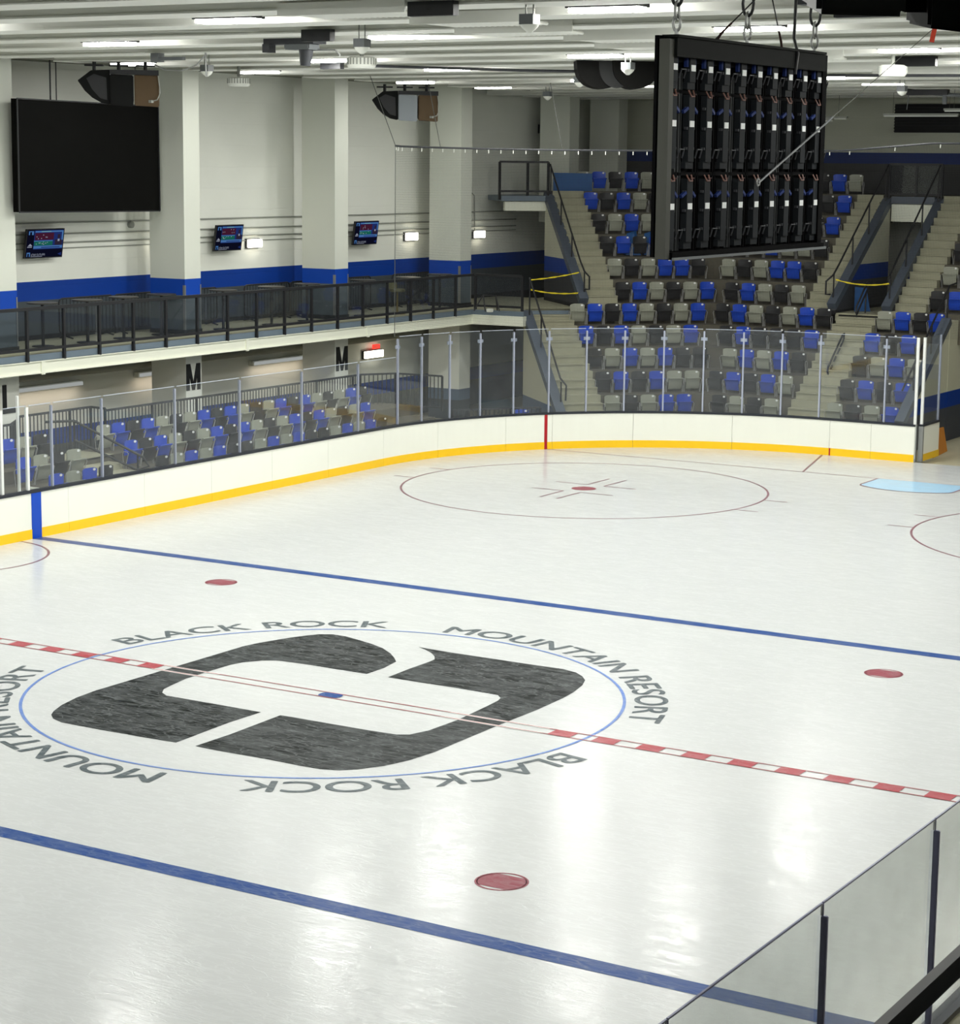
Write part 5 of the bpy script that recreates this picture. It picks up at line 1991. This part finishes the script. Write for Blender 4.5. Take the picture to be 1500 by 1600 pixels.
# big cabinets at the top right, close to the camera
t = thing('hanging_speaker', 'big black speaker cabinets at the top right corner, near the camera', 'loudspeaker', (14.2, -14.6, 8.9), 'hanging speaker clusters')
cc = Vector((14.36, -14.54, 8.92))
R2 = Vector((0.86, 0.5, 0))
D2 = Vector((-0.5, 0.86, 0))
b = MB()
vs = []
for (s, dd, z) in ((-0.62, 0, 0.0), (-0.12, 0, -0.01), (-0.12, 0.7, 0.1), (-0.62, 0.7, 0.1)):
    vs.append(cc + R2 * s + D2 * dd + Vector((0, 0, z)))
vs += [v + Vector((0, 0, 0.75)) for v in vs]
b.add(vs, [(3, 2, 1, 0), (4, 5, 6, 7), (0, 1, 5, 4), (1, 2, 6, 5), (2, 3, 7, 6), (3, 0, 4, 7)])
b.build('left_cabinet', M['black'], t, bevel=0.03)
b = MB()
vs = []
for (s, dd, z) in ((-0.12, 0.05, 0.02), (0.02, 0.05, 0.02), (0.02, 0.7, 0.1), (-0.12, 0.7, 0.1)):
    vs.append(cc + R2 * s + D2 * dd + Vector((0, 0, z)))
vs += [v + Vector((0, 0, 0.7)) for v in vs]
b.add(vs, [(3, 2, 1, 0), (4, 5, 6, 7), (0, 1, 5, 4), (1, 2, 6, 5), (2, 3, 7, 6), (3, 0, 4, 7)])
b.build('middle_cabinet', M['ledblack'], t)
b = MB()
vs = []
for (s, dd, z) in ((0.0, -0.02, -0.07), (0.6, -0.1, -0.14), (0.6, 0.7, 0.0), (0.0, 0.7, 0.0)):
    vs.append(cc + R2 * s + D2 * dd + Vector((0, 0, z)))
vs += [v + Vector((0, 0, 0.8)) for v in vs]
b.add(vs, [(3, 2, 1, 0), (4, 5, 6, 7), (0, 1, 5, 4), (1, 2, 6, 5), (2, 3, 7, 6), (3, 0, 4, 7)])
b.build('right_cabinet', M['blackmatt'], t, bevel=0.02)
b = MB()
for s in (-0.4, 0.3):
    pv = cc + R2 * s + D2 * 0.35
    b.tube([pv + Vector((0, 0, 0.7)), pv + Vector((0, 0, 1.5))], 0.02, 6)
b.build('hanger', M['black'], t)

# ------------------------------------------------------------------ things under the roof
def dome_sensor(x, y, label):
    t = thing('ceiling_camera', label, 'camera', (x, y, 9.8), 'small white ceiling units')
    b = MB()
    b.tube([(x - 0.06, y, ZR), (x - 0.06, y, 10.06)], 0.012, 5)
    b.tube([(x + 0.06, y, ZR), (x + 0.06, y, 10.06)], 0.012, 5)
    b.build('bracket', M['conduit'], t)
    b = MB()
    b.box(x - 0.11, x + 0.11, y - 0.1, y + 0.1, 9.93, 10.07)
    b.build('housing', M['midgrey'], t)
    b = MB()
    b.tube([(x, y, 9.93), (x, y, 9.9), (x, y, 9.86), (x, y, 9.82)], [0.13, 0.12, 0.08, 0.03], 14)
    b.build('lens_cup', M['white'], t, smooth=True)
    return t


for i, (x, y) in enumerate(((-11.4, 11.7), (-2.2, 4.2), (3.5, -0.1), (-2.0, 13.5), (-6.6, 19.9), (-13.0, 29.7), (-1.4, 27.7))):
    dome_sensor(x, y, 'small white ceiling unit under a joist, %s from the left' % ORD[[0, 3, 5, 6, 4, 1, 2][i]] if False else
                ['small white ceiling unit above the left column', 'small white ceiling unit beside the ribbed heater', 'white ceiling unit nearest the top edge of the photo', 'small white ceiling unit in front of the half-round speakers', 'small ceiling unit left of the half-round speakers', 'tiny ceiling unit above the net cable', 'small white ceiling unit right of the video wall'][i])


def heater(x, y, label):
    t = thing('ceiling_heater', label, 'heater', (x, y, 9.75), 'ribbed white ceiling heaters')
    b = MB()
    b.tube([(x, y, ZR), (x, y, 10.0)], 0.04, 8)
    b.build('stem', M['conduit'], t)
    b = MB()
    prof = [(0.22, 10.0), (0.27, 9.97), (0.27, 9.82), (0.24, 9.78)]
    b.tube([(x, y, z) for r_, z in prof], [r_ for r_, z in prof], 24)
    b.build('drum', M['white'], t)
    b = MB()
    for k in range(24):
        a = 2 * math.pi * k / 24
        b.bar((x + 0.275 * math.cos(a), y + 0.275 * math.sin(a), 9.85), (x + 0.275 * math.cos(a), y + 0.275 * math.sin(a), 9.97), 0.015, 0.02)
    b.build('rib_ring', M['conduit'], t)
    return t


heater(-14.05, 16.3, 'ribbed white ceiling heater above the column letters')
heater(-5.0, 8.3, 'ribbed white ceiling heater near the top centre')
heater(3.2, 14.7, 'ribbed white ceiling heater right of the video wall')
for i, (x, y, w, lab) in enumerate(((-9.72, 14.75, 0.55, 'small black box on a joist left of centre'), (-3.2, 4.9, 0.6, 'black box on a joist beside the bright lamp'), (2.2, -1.0, 0.75, 'large black box fixed under the top joist'), (3.0, 15.4, 0.9, 'black box behind the right ribbed heater'), (7.6, 3.1, 0.9, 'black box with two lenses near the top right'))):
    b = MB()
    jf = min((j - 0.86 for j in JY), key=lambda q_: abs(q_ - y))
    b.box(x - w / 2, x + w / 2, jf - 0.16, jf - 0.005, 10.05, 10.25)
    b.box(x - 0.05, x - 0.02, jf - 0.17, jf - 0.16, 10.12, 10.15)
    tag(b.build('ceiling_box', M['black'], bevel=0.01), lab, 'box', 'black boxes under the roof')
# camera rig and pulley gear
t = thing('ceiling_rig', 'grey motorised camera rig hanging under the joists', 'camera', (-4.7, 5.9, 9.5))
b = MB()
b.box(-5.3, -4.2, 5.6, 6.0, 10.1, 10.2)
b.box(-5.25, -5.1, 5.5, 5.7, 9.95, 10.1)
b.build('mount', M['darkgrey'], t)
b = MB()
b.tube([(-4.9, 5.7, 10.1), (-4.4, 5.9, 10.0), (-4.0, 6.0, 10.0), (-3.9, 6.0, 9.9)], 0.02, 6)
b.build('cable', M['galv'], t)
b = MB()
b.box(-4.85, -4.3, 5.6, 5.95, 10.0, 10.11)
b.build('gearbox', M['midgrey'], t, bevel=0.02)
b = MB()
b.tube([(-4.5, 5.8, 10.0), (-4.5, 5.8, 9.9), (-4.52, 5.8, 9.72)], [0.13, 0.12, 0.09], 12)
b.build('camera_body', M['darkgrey'], t, smooth=True)
t = thing('ceiling_pulley', 'grey pulley gear and looped cord under the joists at the left', 'pulley', (-10.5, 9.3, 9.9))
b = MB()
b.box(-10.9, -10.7, 9.2, 9.4, 10.02, 10.2)
b.box(-10.7, -10.1, 9.25, 9.35, 10.05, 10.12)
b.build('mount', M['midgrey'], t)
b = MB()
b.tube([(-10.95, 9.3, 10.0), (-10.6, 9.3, 9.86), (-10.2, 9.35, 9.84), (-9.85, 9.4, 9.95), (-9.6, 9.4, 10.18)], 0.014, 5)
b.tube([(-9.62, 9.4, 10.2), (-9.6, 9.4, 9.72)], 0.02, 6)
b.build('cord', M['galv'], t)
t = thing('ceiling_pulley', 'black pulley gear under the roof at the right edge', 'pulley', (-1.9, 33.0, 9.8))
b = MB()
b.box(-3.2, -2.0, 32.9, 33.1, 10.0, 10.16)
b.build('mount', M['black'], t)
b = MB()
b.tube([(-3.2, 33, 10.14), (-2.2, 33, 10.02), (-1.4, 33, 9.98)], 0.05, 8)
b.tube([(-2.1, 33, 10.0), (-2.1, 33, 9.75)], 0.07, 8)
b.tube([(-3.15, 33, 10.1), (-3.2, 33, 9.6)], 0.012, 5)
b.build('motor', M['midgrey'], t)
# corrugated white plates on the joists along the centre line
for i, j in enumerate((11, 12, 13, 14, 15, 17, 19, 20)):
    jy = JY[j]
    x0 = -0.5 if i % 2 == 0 else 0.2
    t = thing('ceiling_plate', 'white corrugated plate clipped under the middle of a joist, %s from the top' % ORD[i], 'plate', (x0, jy, 10.1), 'white corrugated plates')
    b = MB()
    b.box(x0, x0 + 2.2, jy - 0.9, jy - 0.865, 10.12, 10.3)
    b.build('web_plate', M['joist'], t)
    b = MB()
    n = 17
    for k in range(n):
        xx = x0 + 0.25 + 1.7 * k / n
        b.tube([(xx, jy - 0.88, 10.15), (xx, jy + 0.1, 10.15)], 0.026, 8)
    b.build('corrugation', M['joist'], t)
# thin diagonal braces and a slack cable under the roof
for i, (a, c) in enumerate((((-13.6, 8.0), (-9.2, 10.3)), ((-6.5, 2.9), (-3.6, 5.2)), ((-8.2, 10.2), (-5.2, 12.6)), ((-3.0, 5.3), (0.4, 7.7)), ((-12.6, 12.6), (-9.0, 15.0)), ((-1.5, 0.5), (1.5, 2.8)), ((0.5, 7.8), (3.0, 10.1)))):
    b = MB()
    b.bar((a[0], a[1], 10.22), (c[0], c[1], 10.3), 0.05, 0.05)
    tag(b.build('ceiling_brace', M['joist']), 'thin white diagonal brace between roof joists, %s of seven from the left' % ORD[[0, 3, 2, 5, 1, 4, 6][i]], 'brace', 'diagonal roof braces')
b = MB()
b.tube([(-8.6, 13.8, 10.1), (-5.5, 15.2, 10.02), (-3.2, 16.5, 10.0), (-1, 18.5, 9.99), (6, 21, 10.0)], 0.035, 6)
tag(b.build('ceiling_cable', M['darkgrey'], smooth=True), 'dark slack cable running under the joists toward the video wall', 'cable')
b = MB()
b.tube([(-8.9, 13.7, 10.1), (-8.5, 13.85, 10.1)], 0.05, 8)
tag(b.build('cable_grip', M['red'], smooth=True), 'small red grip at the left end of the slack roof cable', 'grip')

# ------------------------------------------------------------------ high-bay lamps
LXS = [-14.9, -9.3, -2.7, 4.0, 10.6, 17.2]
LYS = [-11.9, -5.8, 0.42 + 1.215, 0.42 + 2.43 * 2 + 1.215, 0.42 + 2.43 * 5 + 1.215, 0.42 + 2.43 * 8 - 1.215, 0.42 + 2.43 * 10 + 1.215, 0.42 + 2.43 * 12 + 0.6]
LP = [0.15, 0.75, 1, 1, 1, 0.95, 0.82, 0.32]
LQ = [0.26, 1, 1, 0.9, 0.42, 0.2]
for iy, ly_ in enumerate(LYS):
    ly_ -= 0.42
    for ix, lx in enumerate(LXS):
        if iy == len(LYS) - 1 and ix > 3:
            continue
        pos = 'row %d' % iy
        t = thing('ceiling_lamp', 'bright white high-bay lamp between the roof joists, %s from the left in its row, %s row from the far end' % (ORD[ix], ORD[len(LYS) - 1 - iy]), 'lamp', (lx, ly_, 10.3), 'high-bay lamps over the ice')
        t['label'] = 'bright high-bay lamp, %s from the left in the %s row from the far end' % (ORD[ix], ORD[len(LYS) - 1 - iy])
        b = MB()
        b.box(lx - 0.58, lx + 0.58, ly_ - 0.18, ly_ + 0.18, 10.225, ZR)
        b.build('housing', M['black'], t)
        b = MB()
        b.box(lx - 0.55, lx + 0.55, ly_ - 0.14, ly_ + 0.14, 10.17, 10.225)
        b.build('lens', M['baydim' if ix == 0 or iy == len(LYS) - 1 else 'bay'], t)
        if True:
            la = bpy.data.lights.new('high_bay_light', 'AREA')
            la.shape = 'RECTANGLE'
            la.size = 1.1
            la.size_y = 0.35
            la.energy = 255.0 * LP[iy] * LQ[ix]
            la.color = (1.0, 1.0, 0.96)
            lo = bpy.data.objects.new('high_bay_light', la)
            COL.objects.link(lo)
            lo.location = (lx, ly_, 10.16)
# soft daylight-free ambience
w = bpy.data.worlds.new('world')
scene.world = w
w.use_nodes = True
w.node_tree.nodes['Background'].inputs[0].default_value = (0.9, 1.0, 0.95, 1)
w.node_tree.nodes['Background'].inputs[1].default_value = 0.02

# ------------------------------------------------------------------ render look
scene.view_settings.view_transform = 'Standard'
scene.view_settings.look = 'None'
scene.view_settings.gamma = 1.0
scene.view_settings.exposure = -0.31
scene.view_settings.use_curve_mapping = False
scene.cycles.max_bounces = 7
scene.cycles.diffuse_bounces = 4
scene.cycles.glossy_bounces = 4
scene.cycles.transparent_max_bounces = 40
scene.cycles.sample_clamp_indirect = 6.0
scene.cycles.caustics_reflective = False
scene.cycles.caustics_refractive = False
scene.cycles.use_denoising = True
scene.cycles.use_adaptive_sampling = True
scene.cycles.adaptive_threshold = 0.025
